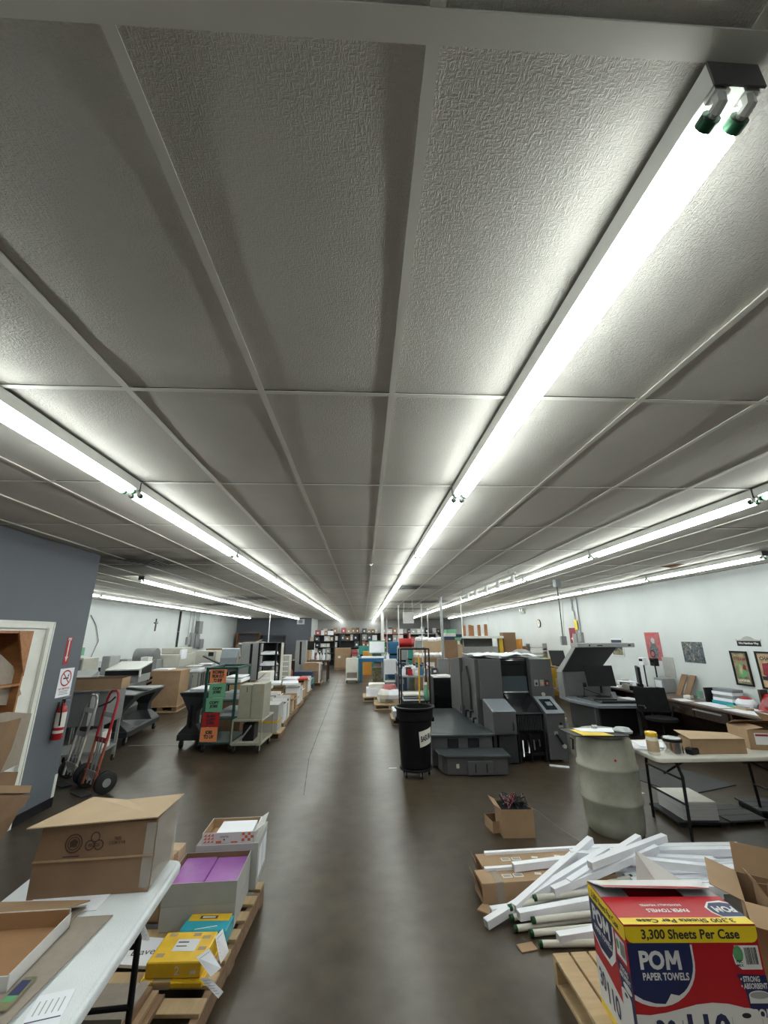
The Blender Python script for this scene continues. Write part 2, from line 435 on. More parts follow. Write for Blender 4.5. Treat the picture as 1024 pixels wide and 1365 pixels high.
# ---- ceiling: suspended grid
GX0, GY0 = .1256, 1.677          # tee crossings
xs = [GX0+.61*i for i in range(-14, 11)]; ys = [GY0+1.22*j for j in range(-4, 25)]
ceil = struct(MB().box(WL-.15, WR+.15, YB-.15, YF+.15, CEIL+.10, CEIL+.12).build('ceiling', 'void'))
g = MB()
for x in xs:
    if WL < x < WR: g.box(x-.014, x+.014, YB, YF, CEIL-.001, CEIL+.002).box(x-.003, x+.003, YB, YF, CEIL+.002, CEIL+.03)
for x in (WL+.012, WR-.012): g.box(x-.012, x+.012, YB, YF, CEIL-.0015, CEIL+.002)
for y in ys:
    hw = .024 if abs(y-.457) < .01 else .012
    if YB < y < YF: g.box(WL, WR, y-hw, y+hw, CEIL-.003 if hw > .02 else CEIL-.0005, CEIL+.0025)
g.build('ceiling_grid', 'tee', ceil)
# tiles: nearest 300 as parts, the rest one stuff part
tile_me = {}
def tile_mesh(w, d, droop):
    key = (round(w, 2), round(d, 2), droop)
    if key not in tile_me:
        n = 4; vs = []; fs = []
        for j in range(n+1):
            for i in range(n+1):
                a = i/n*2-1; b_ = j/n*2-1
                vs.append((a*w/2, b_*d/2, -droop*(1-a*a)*(1-b_*b_)*.006))
        for j in range(n):
            for i in range(n):
                q = j*(n+1)+i; fs.append((q, q+n+1, q+n+2, q+1))
        me = bpy.data.meshes.new('ceiling_tile'); me.from_pydata(vs, [], fs); me.materials.append(MATS['ceiling_tile'])
        for p in me.polygons: p.use_smooth = True
        tile_me[key] = me
    return tile_me[key]
cells = []
xx = [WL] + [x for x in xs if WL < x < WR] + [WR]; yy = [YB] + [y for y in ys if YB < y < YF] + [YF]
for i in range(len(xx)-1):
    for j in range(len(yy)-1):
        cx, cy = (xx[i]+xx[i+1])/2, (yy[j]+yy[j+1])/2
        if cx < -4.0 and cy < 5.4: continue
        if cy > 28 and cx < -3.6: continue
        cells.append((math.hypot(cx*.9, cy), cx, cy, xx[i+1]-xx[i], yy[j+1]-yy[j]))
MISSING = [(1.04, 8.6), (5.0, 7.6)]
front = [c for c in cells if c[2] > -.8]; front.sort()
vis = front[:298]; rest = front[298:] + [c for c in cells if c[2] <= -.8]
for (_, cx, cy, w_, d_) in vis:
    o = bpy.data.objects.new('ceiling_tile', tile_mesh(w_-.006, d_-.006, random.choice((0, 0, 1, 1, 2, 4))))
    C.objects.link(o); o.parent = ceil
    o.location = (cx, cy, CEIL+.010+random.random()*.003)
    if cy < .457 and cy > -.8 and .1 < cx < 1.3:      # the lifted tile at the near beam
        o.location = (cx, cy, CEIL+.022); o.rotation_euler = (R(-1.0), 0, 0)
        o.location.y -= .012
mb = MB()
for (_, cx, cy, w_, d_) in rest:
    mb.add([(cx-w_/2, cy-d_/2, CEIL+.006), (cx-w_/2, cy+d_/2, CEIL+.006), (cx+w_/2, cy+d_/2, CEIL+.006), (cx+w_/2, cy-d_/2, CEIL+.006)], [(0, 1, 2, 3)])
o = mb.build('ceiling_tile_field', 'ceiling_tile', ceil); o['kind'] = 'stuff'

# ================================================================ LIGHTS
def make_strip(label, loc, group):
    t = T('fluorescent_strip_light', label, 'ceiling light', loc, 0, group)
    Ln = 2.425
    h = MB().box(-.050, -.047, 0, Ln, -.062, 0).box(.047, .050, 0, Ln, -.062, 0).box(-.047, .047, 0, Ln, -.052, -.048).box(-.050, .050, 0, .003, -.062, 0).box(-.050, .050, Ln-.003, Ln, -.062, 0)
    h.build('housing', 'fixture', t)
    e = MB().box(-.053, .053, -.004, 0, -.068, -.002); e.build('end_plate', 'fixture_end', t)
    for s in (-1, 1):
        x = s*.030
        MB().tube([(x, .07, -.088), (x, Ln-.07, -.088)], .019, 10).build('tube', 'tube', t, smooth=True)
        for (ya, yb, yc) in ((.004, .03, .055), (Ln-.004, Ln-.03, Ln-.055)):
            hd = MB().box(x-.016, x+.016, min(ya, yb), max(ya, yb), -.07, -.052)
            hd.tube([(x, (ya+yb)/2, -.07), (x, (ya+yb)/2, -.088), (x, yb, -.090)], .013, 8)
            hd.tube([(x, yb, -.090), (x, (yb+yc)/2, -.0885)], .009, 8)
            hd = hd.build('lamp_holder', 'fixture', t, smooth=True)
            MB().tube([(x, yc-(.018 if yc < 1 else -.018), -.088), (x, yc+(.002 if yc < 1 else -.002), -.088)], .0198, 12).build('end_cap', 'green_cap', hd, smooth=True)
    return t
rows = [('ceiling row right of the aisle centre', .725, .482, 31.5), ('ceiling row left of the aisle', -1.70, .455-2.435, 31.0),  # left and press rows begin with an unseen added fixture lighting the near things
        ('ceiling row above the press', 3.12, .455-2.435, 30.0), ('ceiling row beside the right wall', 5.58, 5.30, 28.0),
        ('short ceiling row beyond the grey wall corner', -4.20, 7.90, 26.5), ('ceiling row beside the white left wall', -6.85, 8.6, 26.0)]
proto = None
for (nm, x, y0_, y1_) in rows:
    y = y0_; k = 0
    while y < y1_ - 1:
        lb = 'white twin tube strip light, %s in the %s' % (ORD[k], nm)
        if proto is None: proto = make_strip(lb, (x, y, CEIL-.002), nm)
        else: dup(proto, (x, y, CEIL-.002), 0, lb, nm)
        y += 2.435; k += 1
# ---- vents, sprinklers, stains, poles
def vent(label, x, y, s=.28):
    t = T('ceiling_vent', label, 'vent', (x, y, CEIL-.004))
    MB().box(-s, s, -s, s, -.004, 0).build('plate', 'soot', t)
    for k in range(4):
        q = s*(1-.22*k)-.02
        z = -.006-.004*k
        m_ = MB()
        for a, b_, c, d in ((-q, q, -q, -q+.022), (-q, q, q-.022, q), (-q, -q+.022, -q, q), (q-.022, q, -q, q)): m_.box(a, b_, c, d, z-.006, z)
        m_.build('louvre', 'grey_paint', t)
vent('dusty square ceiling vent beyond the grey wall corner', -3.35, 6.35)
vent('dusty square ceiling vent above the left benches', -3.6, 12.9)
vent('square ceiling vent just right of the aisle light row', 1.04, 9.85)
vent('sooty square ceiling vent by the galvanised post', 2.26, 14.3)
vent('small ceiling vent above the far left machines', -5.4, 15.3)
for i, (x, y, l) in enumerate(((.115, 6.45, 'chrome sprinkler head on the tee left of the aisle lights'), (3.42, 1.72, 'small white sprinkler head on the near right tee'))):
    t = T('sprinkler_head', l, 'sprinkler', (x, y, CEIL-.004))
    MB().lathe([(.03, 0), (.028, -.006), (.01, -.01), (.008, -.03), (0, -.031)][::-1], 12).build('body', 'chrome', t, smooth=True)
    MB().lathe([(.018, -.034), (.018, -.031)], 12).build('deflector', 'chrome', t)
tag(MB().slab([PZ(880, 755, CEIL-.006), PZ(912, 752, CEIL-.006), PZ(903, 756, CEIL-.012), PZ(895, 757.5, CEIL-.03)], .003).build('torn_tile_flap', 'stain'), 'torn brown flap hanging from ceiling above right light row', 'ceiling debris')
def pole(label, x, y, r, z0, z1, m='galv', boxz=None, name='service_pole'):
    t = T(name, label, 'pole', (x, y, z0))
    MB().tube([(0, 0, 0), (0, 0, z1-z0)], r, 10).build('pipe', m, t, smooth=True)
    MB().tube([(0, 0, z1-z0-.03), (0, 0, z1-z0)], r*2, 10).build('collar', m, t, smooth=True)
    if boxz: B('base_cover', 'grey_paint', t, -.17, .13, -.12, .12, 0, boxz, .005)
    return t
pole('tall galvanised post rising beside the grey press cover box', 2.34, 12.5, .04, 0, CEIL, 'galv', 1.25)
pole('white painted pole over the blue desk in the aisle', .90, 20.0, .07, .0, CEIL-.005, 'fixture')
for i, (u, v, Y, l) in enumerate(((532, 860, 16, 'thin white pole left of the hanging sign'), (563, 855, 15.5, 'thin grey pole just right of the hanging sign'), (571, 850, 18, 'thin white pole between hanging sign and galvanised post'), (616, 830, 15.3, 'thin white pole right of the galvanised post'), (516, 850, 26, 'slim pole far down beside the white painted pole'), (358, 850, 20, 'thin white pole before the far grey wall'))):
    p = PY(u, v, Y); pole(l, p.x, p.y, .02, 0, CEIL-.005, 'fixture')
# hanging blank sign
a, b_ = PY(538, 816, 13), PY(551, 831, 13)
t = T('hanging_sign', 'blank white sign board hanging over the aisle right side', 'sign', ((a.x+b_.x)/2, 13, b_.z))
B('board', 'white_board', t, -.17, .17, -.01, .01, 0, .34, .002)
for x in (-.14, .14): MB().tube([(x, 0, .34), (x, 0, CEIL-b_.z)], .004, 6).build('wire', 'galv', t)
# track of clear lamp heads alongside the press light row
t = T('track_light', 'ceiling track with a row of clear lamp heads above the press', 'light', (2.5, 6.6, 2.88))
MB().box(-.018, .018, 0, 4.2, 0, .035).build('track', 'fixture', t)
for k in range(2): MB().tube([(0, .3+3.4*k, .035), (0, .3+3.4*k, CEIL-2.88)], .006, 6).build('hanger', 'galv', t)
for k in range(6):
    y = .12+k*.78
    h = MB().lathe([(.02, 0), (.03, -.03), (.035, -.08), (.06, -.13), (.055, -.14), (.0, -.10)][::-1], 14, T=Matrix.Translation((0, y, 0)) @ Matrix.Rotation(R(18), 4, 'X'))
    h.build('lamp_head', 'clearish', t, smooth=True)
# hanging cord with box
t = T('cord_drop', 'black power cord hanging from a ceiling box near the right wall', 'cord', (4.05, 8.3, 1.55))
p = PZ(742, 773, CEIL-.01); q = PY(751, 853, p.y)
t.location = (p.x, p.y, q.z-.1)
B('ceiling_box', 'galv', t, -.06, .06, -.06, .06, CEIL-t.location.z-.16, CEIL-t.location.z-.004, .004)
dx = q.x-p.x; H = CEIL-t.location.z
MB().tube([(-.01, 0, H-.15), (dx*.3, 0, H*.6), (dx, 0, .16)], .009, 8).build('cord', 'black', t, smooth=True)
MB().tube([(.04, 0, H-.15), (dx*.3+.06, 0, H*.6), (dx+.03, 0, .16)], .005, 8).build('chain', 'galv', t, smooth=True)
B('outlet_box', 'galv', t, dx-.05, dx+.06, -.03, .03, 0, .17, .004)

# ================================================================ RIGHT WALL
def wallpic(name, label, cat, yl, yr, z0, z1, art, frame_m=None, fw_=.03, art2=None):
    t = T(name, label, cat, (WR, (yl+yr)/2, z0))
    w_ = (yl-yr)/2; h_ = z1-z0
    if frame_m:
        m_ = MB()
        m_.box(-.025, -.001, -w_, w_, 0, fw_).box(-.025, -.001, -w_, w_, h_-fw_, h_).box(-.025, -.001, -w_, -w_+fw_, fw_, h_-fw_).box(-.025, -.001, w_-fw_, w_, fw_, h_-fw_)
        m_.build('frame', frame_m, t, .002)
        B('picture', art, t, -.012, -.002, -w_+fw_, w_-fw_, fw_, h_-fw_)
    else: B('sheet', art, t, -.004, -.001, -w_, w_, 0, h_)
    return t, w_, h_
# x axis of a right-wall picture frame runs toward -y when seen from the room
def wm(t_off, y=0, z=0): return frame((t_off, y, z), (0, -1, 0), (0, 0, 1))
t, w_, h_ = wallpic('wall_poster', 'pink motocross rider poster on the right wall', 'poster', 9.72, 9.22, 1.33, 1.94, 'pink_print')
X = wm(-.0045)
flat([(-.12, .10), (-.02, .05), (.10, .08), (.14, .22), (.08, .36), (.02, .45), (-.06, .42), (-.10, .30), (-.16, .24)], 'photo_dark', t, X)
flat(disc(-.07, .14, .085), 'ink', t, X, .0008); flat(disc(-.07, .14, .055), 'pink_print', t, X, .0012)
flat(rect(-.22, .1, .55, .58), 'ream_red', t, X)
flat([(-.04, .38), (.05, .36), (.07, .46), (0, .5), (-.06, .45)], 'grey_board', t, X, .0009)
t, w_, h_ = wallpic('wall_poster', 'dark team photo poster on the right wall, landscape format', 'poster', 8.60, 8.06, 1.35, 1.75, 'photo_dark')
X = wm(-.0045); random.seed(4)
for i in range(14):
    cx = -.22+.44*random.random(); cy = .06+.27*random.random()
    c_ = random.choice(['grey_board', 'white_board', 'photo_dark', 'grey_paint'])
    flat(disc(cx, cy+.035, .012, n=8), 'tan_print', t, X, .0009)
    flat([(cx-.02, cy-.035), (cx+.02, cy-.04), (cx+.025, cy+.015), (cx-.022, cy+.02)], c_, t, X, .0006+.00002*i)
t, w_, h_ = wallpic('framed_poster', 'black framed vintage olive poster lettered LOOKER below the street sign', 'picture', 7.46, 7.12, 1.04, 1.61, 'olive_print', 'black')
X = wm(-.0125, 0, 0)
text('MACHINE', .2, .03, 'tan_print', t, X @ Matrix.Translation((0, .50, 0)), bold=.03)
text('STEAM', .24, .05, 'wine_print', t, X @ Matrix.Translation((0, .44, 0)), bold=.03)
text('LOOKER', .22, .04, 'paper_warm', t, X @ Matrix.Translation((0, .085, 0)), bold=.04)
flat([(-.08, .15), (.0, .13), (.09, .17), (.07, .30), (.03, .38), (-.06, .33)], 'green_ink', t, X, .0006)
flat([(-.05, .2), (.0, .18), (.02, .31), (-.03, .36)], 'tan_print', t, X, .0010)
flat([(.02, .28), (.08, .25), (.10, .33), (.05, .36)], 'wine_print', t, X, .0012)
t, w_, h_ = wallpic('framed_poster', 'black framed tan poster lettered CHAMPS at the right edge', 'picture', 6.97, 6.55, 1.03, 1.62, 'tan_print', 'black')
text('CHAMPS', .30, .06, 'ink', t, X @ Matrix.Translation((.01, .48, 0)), bold=.03)
flat([(-.14, .22), (.0, .17), (.12, .2), (.14, .38), (.02, .42), (-.12, .40)], 'wine_print', t, X, .0006)
flat([(-.05, .22), (.08, .2), (.1, .33), (-.02, .38)], 'olive_print', t, X, .0010)
flat(rect(-.17, .17, .14, .2), 'ink', t, X, .0008)
t = T('street_sign', 'black street name sign with arched grey crest above framed posters', 'sign', (WR, 7.04, 1.70))
B('plate', 'black', t, -.008, -.001, -.225, .225, 0, .085, .002)
m_ = MB().loft([[(a, y, z) for (y, z) in ((-.24, .086), (.24, .086), (.24, .115), (.22, .10), (.12, .115), (.07, .15), (0, .165), (-.07, .15), (-.12, .115), (-.22, .10), (-.24, .115))] for a in (-.006, -.001)])
m_.build('crest', 'grey_board', t)
text("Wm Hamilton Way", .38, .045, 'pom_white', t, wm(-.0085, 0, .042), bold=.02)
t, w_, h_ = wallpic('framed_picture', 'white framed blue photograph behind the scanner arm', 'picture', 11.12, 10.60, 1.36, 1.79, 'dark_blue', 'fixture', .03)
flat([(-.2, .04), (.2, .04), (.2, .15), (.05, .2), (-.1, .12), (-.2, .16)], 'olive_print', t, wm(-.0125), .0006)
t, w_, h_ = wallpic('wall_banner', 'dark red banner hanging under the conduits on the right wall', 'banner', 13.36, 12.94, 1.45, 2.10, 'wine_print')
flat([(0, .5), (.03, .36), (.14, .33), (.04, .28), (.0, .1), (-.04, .28), (-.14, .33), (-.03, .36)], 'pom_white', t, wm(-.0045), .0006)
flat(rect(-.18, .18, .02, .07), 'pink_print', t, wm(-.0045), .0006)
t = T('wall_clock', 'round black rimmed clock high on the right wall', 'clock', (WR, 15.6, 2.30))
MB().tube([(-.035, 0, 0), (-.001, 0, 0)], .15, 24).build('rim', 'black', t, smooth=True)
MB().tube([(-.038, 0, 0), (-.035, 0, 0)], .13, 24).build('face', 'paper_warm', t)
MB().box(-.041, -.038, -.004, .004, -.01, .09).box(-.041, -.038, -.06, .01, -.004, .004).build('hands', 'ink', t)
t = T('emergency_light', 'beige emergency light with two lamps near the right ceiling', 'light', (WR, 17.0, 2.72))
B('case', 'machine_beige', t, -.08, -.001, -.17, .17, 0, .14, .004)
for s in (-1, 1): MB().lathe([(.0, 0), (.03, 0), (.055, .06), (.05, .07), (0, .07)], 12, T=Matrix.Translation((-.06, s*.1, .16)) @ Matrix.Rotation(R(-90), 4, 'Y')).build('lamp', 'chrome', t, smooth=True)
t = T('conduit_run', 'grey electrical boxes and conduits running up the right wall', 'conduit', (WR, 12.75, 1.62))
for i, y in enumerate((-.16, .10)):
    z = CEIL-1.62-.004
    pts = [(-.03, y, .3), (-.03, y, z)] if i == 0 else [(-.03, y-.02, .3), (-.03, y-.02, .95), (-.03, y+.06, 1.02), (-.03, y+.06, z)]
    MB().tube(pts, .022, 8).build('conduit', 'galv', t, smooth=True)
B('electric_box', 'galv', t, -.09, -.001, -.26, -.04, 0, .34, .004); B('electric_box', 'machine_grey', t, -.09, -.001, .02, .24, .02, .30, .004)
B('warning_tag', 'pom_yellow', t, -.056, -.052, -.06, .10, .42, .72)
t = T('wall_panel_seam', 'narrow white batten strip up the far right wall', 'trim', (WR, 22.2, .1)); B('batten', 'trim_white', t, -.02, -.001, -.03, .03, 0, CEIL-.11)

# ================================================================ LEFT WALL
t = T('wall_cross', 'small dark crucifix on the white left wall', 'cross', (WL, 17.2, 2.12))
MB().box(.001, .03, -.03, .03, 0, .48).box(.001, .03, -.14, .14, .28, .34).build('cross_bars', 'dark_wood', t, .003)
MB().tube([(.04, 0, .1), (.04, 0, .38)], .018, 8).tube([(.04, -.11, .36), (.04, 0, .30), (.04, .11, .36)], .012, 8).build('figure', 'galv', t, smooth=True)
t = T('downpipe', 'dark pipe running up the white left wall to the ceiling', 'pipe', (WL+.04, 19.3, .3))
MB().tube([(0, 0, 0), (0, 0, CEIL-.31)], .045, 10).build('pipe', 'dark_plastic', t, smooth=True)
for z in (.8, 1.8): MB().tube([(0, 0, z), (0, 0, z+.03)], .055, 10).build('bracket', 'galv', t)
t = T('breaker_panel', 'stepped grey breaker boxes with conduits on the left wall', 'electric box', (WL, 21.3, 1.28))
for k, (a, b_, z0, z1, d_) in enumerate(((-.25, .25, .1, .75, .16), (-.10, .38, .75, 1.35, .2), (-1.05, -.72, .25, .6, .1), (-.68, -.32, .1, .8, .14), (.42, .9, .05, .5, .14))):
    B('electric_box', ('galv', 'grey_paint', 'machine_grey', 'galv', 'galv')[k], t, .001, d_, a, b_, z0, z1, .006)
for y, z0 in ((-.55, .8), (-.42, .8), (-.15, 1.35), (.05, 1.35), (.2, 1.35), (-.9, .6)):
    MB().tube([(.04, y, z0), (.04, y, CEIL-1.285)], .02, 6).build('conduit', 'galv', t)
t = T('wall_cable', 'loose grey cable drooping down the left wall with a green plate', 'cable', (WL, 13.4, 1.2))
MB().tube([(.03, -.3, 1.35), (.03, .05, 1.05), (.03, .30, .6), (.03, .1, .15), (.03, -.25, -.1), (.03, -.5, -.25)], .014, 8).build('cable', 'galv', t, smooth=True)
B('wall_plate', 'green_sign', t, .001, .02, -.45, -.25, .2, .42)
# partition wall fittings
t = T('fire_extinguisher', 'red fire extinguisher hung on the grey wall by the door', 'fire extinguisher', (-3.61, 5.53, .73))
MB().lathe([(0, 0), (.062, .0), (.068, .012), (.068, .40), (.055, .45), (.028, .475), (.026, .51), (0, .51)], 20).build('cylinder', 'red', t, smooth=True)
MB().lathe([(.0695, .17), (.0695, .38)], 20).build('instruction_label', 'paper_warm', t, smooth=True)
MB().lathe([(.0695, .09), (.0695, .13)], 20).build('instruction_label', 'pom_white', t, smooth=True)
MB().lathe([(.0, .51), (.024, .51), (.024, .56), (0, .56)], 12).build('valve', 'black', t)
MB().slab([(-.01, -.02, .565), (.01, -.02, .565), (.01, .14, .60), (-.01, .14, .60)], .006).slab([(-.01, -.02, .55), (.01, -.02, .55), (.01, .13, .53), (-.01, .13, .53)], .006).build('handle', 'steel', t)
MB().tube([(0, -.02, .54), (.03, -.075, .52), (.05, -.085, .40), (.055, -.078, .2)], .011, 8).build('hose', 'black', t, smooth=True)
B('wall_bracket', 'black', t, -.071, -.066, -.02, .02, .1, .52)
t.scale = (.78, .78, .78); t.location = (-3.635, 5.57, .76)
t = T('fire_sign', 'small red arrow sign pointing down above the extinguisher', 'sign', (-3.69, 5.53, 1.60))
lm = lambda off, y=0, z=0: frame((off, y, z), (0, 1, 0), (0, 0, 1))
m_ = MB().box(.0005, .003, -.045, .045, 0, .32); m_.build('plate', 'red', t)
flat([(-.01, .28), (.01, .28), (.01, .09), (.028, .09), (0, .03), (-.028, .09), (-.01, .09)], 'pom_white', t, lm(.0031))
text('FIRE', .06, .03, 'pom_white', t, lm(.0034, 0, .298), bold=.03)
t = T('no_smoking_sign', 'white no smoking sign on the grey wall beside the door', 'sign', (-3.69, 5.60, 1.22))
B('plate', 'paper', t, .0005, .003, -.125, .125, 0, .33)
Xs = lm(.0031, 0, 0)
ring = []
m_ = MB(); n = 32
vs = [(Xs @ Vector((r_*math.cos(2*math.pi*k/n), .215+r_*math.sin(2*math.pi*k/n), .0005))) for r_ in (.095, .078) for k in range(n)]
m_.add([tuple(v) for v in vs], [(k, (k+1) % n, n+(k+1) % n, n+k) for k in range(n)]); m_.build('ring', 'red', t)
flat([(-.068, .272), (-.058, .282), (.068, .158), (.058, .148)], 'red', t, Xs, .0012, 'bar')
flat(rect(-.05, .045, .205, .222), 'ink', t, Xs, .0008, 'cigarette'); flat([(.03, .225), (.05, .235), (.04, .25), (.055, .265), (.035, .262), (.025, .24)], 'ink', t, Xs, .0008, 'smoke')
text('NO SMOKING', .19, .025, 'red', t, Xs @ Matrix.Translation((0, .095, .0004)), bold=.03)
for i, w_ in enumerate((.17, .14, .16)): flat(rect(-w_/2, w_/2, .065-i*.018, .070-i*.018), 'ink', t, Xs, .0006, 'small_print')
# ================================================================ NEAR LEFT
def folding_table(label, cx, cy, rz, w, d, m, legx=None):
    """top w (x) by d (y), rounded corners, tubular legs at both ends of the long side"""
    t = T('folding_table', label, 'table', (cx, cy, 0), rz)
    def rr(x, y, r=.06):
        pts = []
        for (sx, sy, a0) in ((1, 1, 0), (-1, 1, 90), (-1, -1, 180), (1, -1, 270)):
            for k in range(5):
                a = R(a0+k*22.5); pts.append((sx*(x-r)+r*math.cos(a), sy*(y-r)+r*math.sin(a)))
        return pts
    mb = MB()
    mb.loft([[(p[0], p[1], z) for p in rr(w/2-i, d/2-i)] for z, i in ((.695, .012), (.70, .002), (.725, 0), (.735, .004), (.74, .012), (.7385, .020), (.7385, .026), (.74, .032))])
    mb.build('table_top', m, t, smooth=True)
    longx = w > d
    L_ = (w if longx else d)/2-.28; W_ = (d if longx else w)/2-.09
    def Q(a, b, z): return (a, b, z) if longx else (b, a, z)
    for s in (-1, 1):
        for q in (-1, 1): MB().tube([Q(s*L_, q*W_*.75, .69), Q(s*L_, q*W_, .55), Q(s*(L_+.02), q*W_, .06), Q(s*(L_+.02), q*W_, .002)], .0145, 10).build('leg', 'black', t, smooth=True)
        MB().tube([Q(s*L_, -W_, .30), Q(s*L_, W_, .30)], .011, 8).tube([Q(s*L_, -W_, .52), Q(s*L_, W_, .52)], .011, 8).build('crossbar', 'black', t, smooth=True)
        MB().tube([Q(s*L_, 0, .50), Q(s*(L_-.42), 0, .69)], .010, 8).build('brace', 'black', t, smooth=True)
    return t
TT = .7405
folding_table('white plastic folding table holding big brown box at the left', -1.285, 1.80, R(4), .73, 1.9, 'plastic_white')
# big taped brown carton with its lid sheet
a = R(4)
t = T('cardboard_box', 'large taped brown cardboard box standing on the white left table', 'box', (-1.315, 2.60, TT), a)
W2, D2, H2 = .27, .155, .295
mb = MB().loft([[(-W2, -D2, 0), (W2, -D2, 0), (W2-.01, D2, 0), (-W2+.01, D2, 0)], [(-W2, -D2, .002), (W2, -D2, .002), (W2-.01, D2, .002), (-W2+.01, D2, .002)],
               [(-W2-.004, -D2+.004, .15), (W2+.002, -D2+.004, .15), (W2, D2, .15), (-W2+.01, D2, .15)], [(-W2+.01, -D2+.01, H2), (W2, -D2+.008, H2), (W2, D2, H2), (-W2+.02, D2, H2)]])
mb.build('body', 'kraft_dark', t, .002)
MB().slab([(-W2-.04, -D2-.035, H2+.003), (W2+.005, -D2-.005, H2+.012), (W2+.045, D2-.06, H2+.03), (0, D2-.03, H2+.004), (-W2+.08, D2-.01, H2+.02)], .005).build('lid_flap', 'kraft_pale', t)
MB().box(-W2-.003, W2+.003, -D2-.0035, -D2+.006, .145, .152).build('tape', 'tape', t)
MB().slab([(W2+.003, -D2+.01, .01), (W2+.003, D2, .01), (W2+.003, D2, H2), (W2+.003, -D2+.012, H2)], .001).build('tape', 'clear_tape', t)
MB().slab([(W2-.045, -D2-.001, .02), (W2+.002, -D2-.001, .02), (W2, -D2+.006, H2-.01), (W2-.045, -D2+.006, H2-.01)], .0012).build('tape', 'clear_tape', t)
Xb = frame((0, -D2-.001, 0), (1, 0, 0), (0, .035, 1))
def ringf(cx, cy, r1, r2, m, par, Mx, n=28, off=.0012):
    me = MB(); vs = [tuple(Mx @ Vector((cx+r*math.cos(2*math.pi*k/n), cy+r*math.sin(2*math.pi*k/n), off))) for r in (r1, r2) for k in range(n)]
    me.add(vs, [(k, (k+1) % n, n+(k+1) % n, n+k) for k in range(n)]); return me.build('stamp_ring', m, par)
ringf(-.105, .215, .040, .034, 'ink_brown', t, Xb, off=.003); ringf(-.105, .215, .028, .024, 'ink_brown', t, Xb, off=.003)
flat([(-.12, .20), (-.092, .20), (-.085, .222), (-.105, .235), (-.124, .222)], 'ink_brown', t, Xb, .003)
flat(rect(-.145, -.07, .160, .165), 'ink_brown', t, Xb, .003)
for k in range(3):
    a_ = R(90+120*k); cx, cy = -.01+.024*math.cos(a_), .215+.022*math.sin(a_)
    ringf(cx, cy, .022, .017, 'ink_brown', t, Xb, off=.003)
text('RECYCLE', .05, .014, 'ink_brown', t, Xb @ Matrix.Translation((-.01, .205, .003)), bold=.03)
text('TREES\n2 COM IV V-B', .075, .030, 'ink_brown', t, Xb @ Matrix.Translation((.095, .218, .003)), bold=.02)
# papers under the box
t = T('paper_sheet', 'white printed sheets peeking out below the big brown box', 'paper', (-1.32, 2.40, TT), R(2))
B('sheets', 'paper', t, -.22, .12, -.07, .05, .0, .003); flat(rect(-.06, .06, -.06, -.03), 'grey_board', t, Matrix.Identity(4), .0035); flat(rect(-.19, -.09, -.06, -.04), 'grey_board', t, Matrix.Identity(4), .0035)
# chipboard sheet with product label
t = T('chipboard_sheet', 'large grey chipboard sheet lying under the open tray on the table', 'cardboard sheet', (0, 0, TT))
MB().slab([(-1.095, 2.285, .004), (-1.47, 2.275, .004), (-1.47, 1.3, .004), (-1.13, 1.3, .004), (-1.115, 1.80, .012)], .004).build('sheet', 'chipboard', t)
flat([(-1.20, 1.93), (-1.155, 1.93), (-1.15, 1.79), (-1.20, 1.79)], 'olive_print', t, Matrix.Translation((0, 0, .021)), 0, 'label_print')
flat([(-1.197, 1.915), (-1.165, 1.915), (-1.16, 1.85), (-1.197, 1.85)], 'pom_navy', t, Matrix.Translation((0, 0, .0215)), 0, 'label_print')
flat([(-1.197, 1.85), (-1.16, 1.85), (-1.16, 1.825), (-1.197, 1.825)], 'green_ink', t, Matrix.Translation((0, 0, .0215)), 0, 'label_print')
t = T('printed_page', 'white page of small print at the near table edge', 'paper', (-1.03, 1.84, TT+.001), R(14))
B('page', 'paper', t, -.065, .045, -.12, .05, 0, .002)
for i in range(5): flat(rect(-.05+i*.018, -.046+i*.018, -.04, .02), 'grey_board', t, Matrix.Identity(4), .0025, 'print')
flat(rect(-.06, .04, -.065, -.06), 'pom_navy', t, Matrix.Identity(4), .0025, 'print')
# shallow open tray (white outside, tan inside)
t = T('cardboard_tray', 'shallow open cardboard tray, white outside and tan inside', 'box', (-1.415, 2.03, TT+.012), R(2))
mb = MB().box(-.19, .19, -.16, .17, 0, .004).box(.186, .19, -.16, .17, 0, .05).box(-.19, .186, -.16, -.156, 0, .045).box(-.19, -.186, -.16, .17, 0, .05).box(-.186, .186, .166, .17, 0, .065)
mb.build('outer_walls', 'white_board', t)
MB().box(-.186, .186, -.156, .166, .004, .006).box(.184, .186, -.156, .166, .006, .047).box(-.186, .184, .164, .166, .006, .063).build('lining', 'kraft_inner', t)
t = T('cardboard_sheet', 'flat tan cardboard sheet leaning behind the open tray', 'cardboard sheet', (-1.44, 2.28, TT), R(0))
MB().slab([(-.20, -.055, .06), (.155, -.06, .06), (.205, .065, .03), (-.20, .065, .035)], .005).build('sheet', 'kraft', t)
MB().slab([(-.20, -.06, .004), (.18, -.06, .004), (.20, .05, .012), (-.2, .05, .008)], .005).build('sheet', 'chipboard', t)
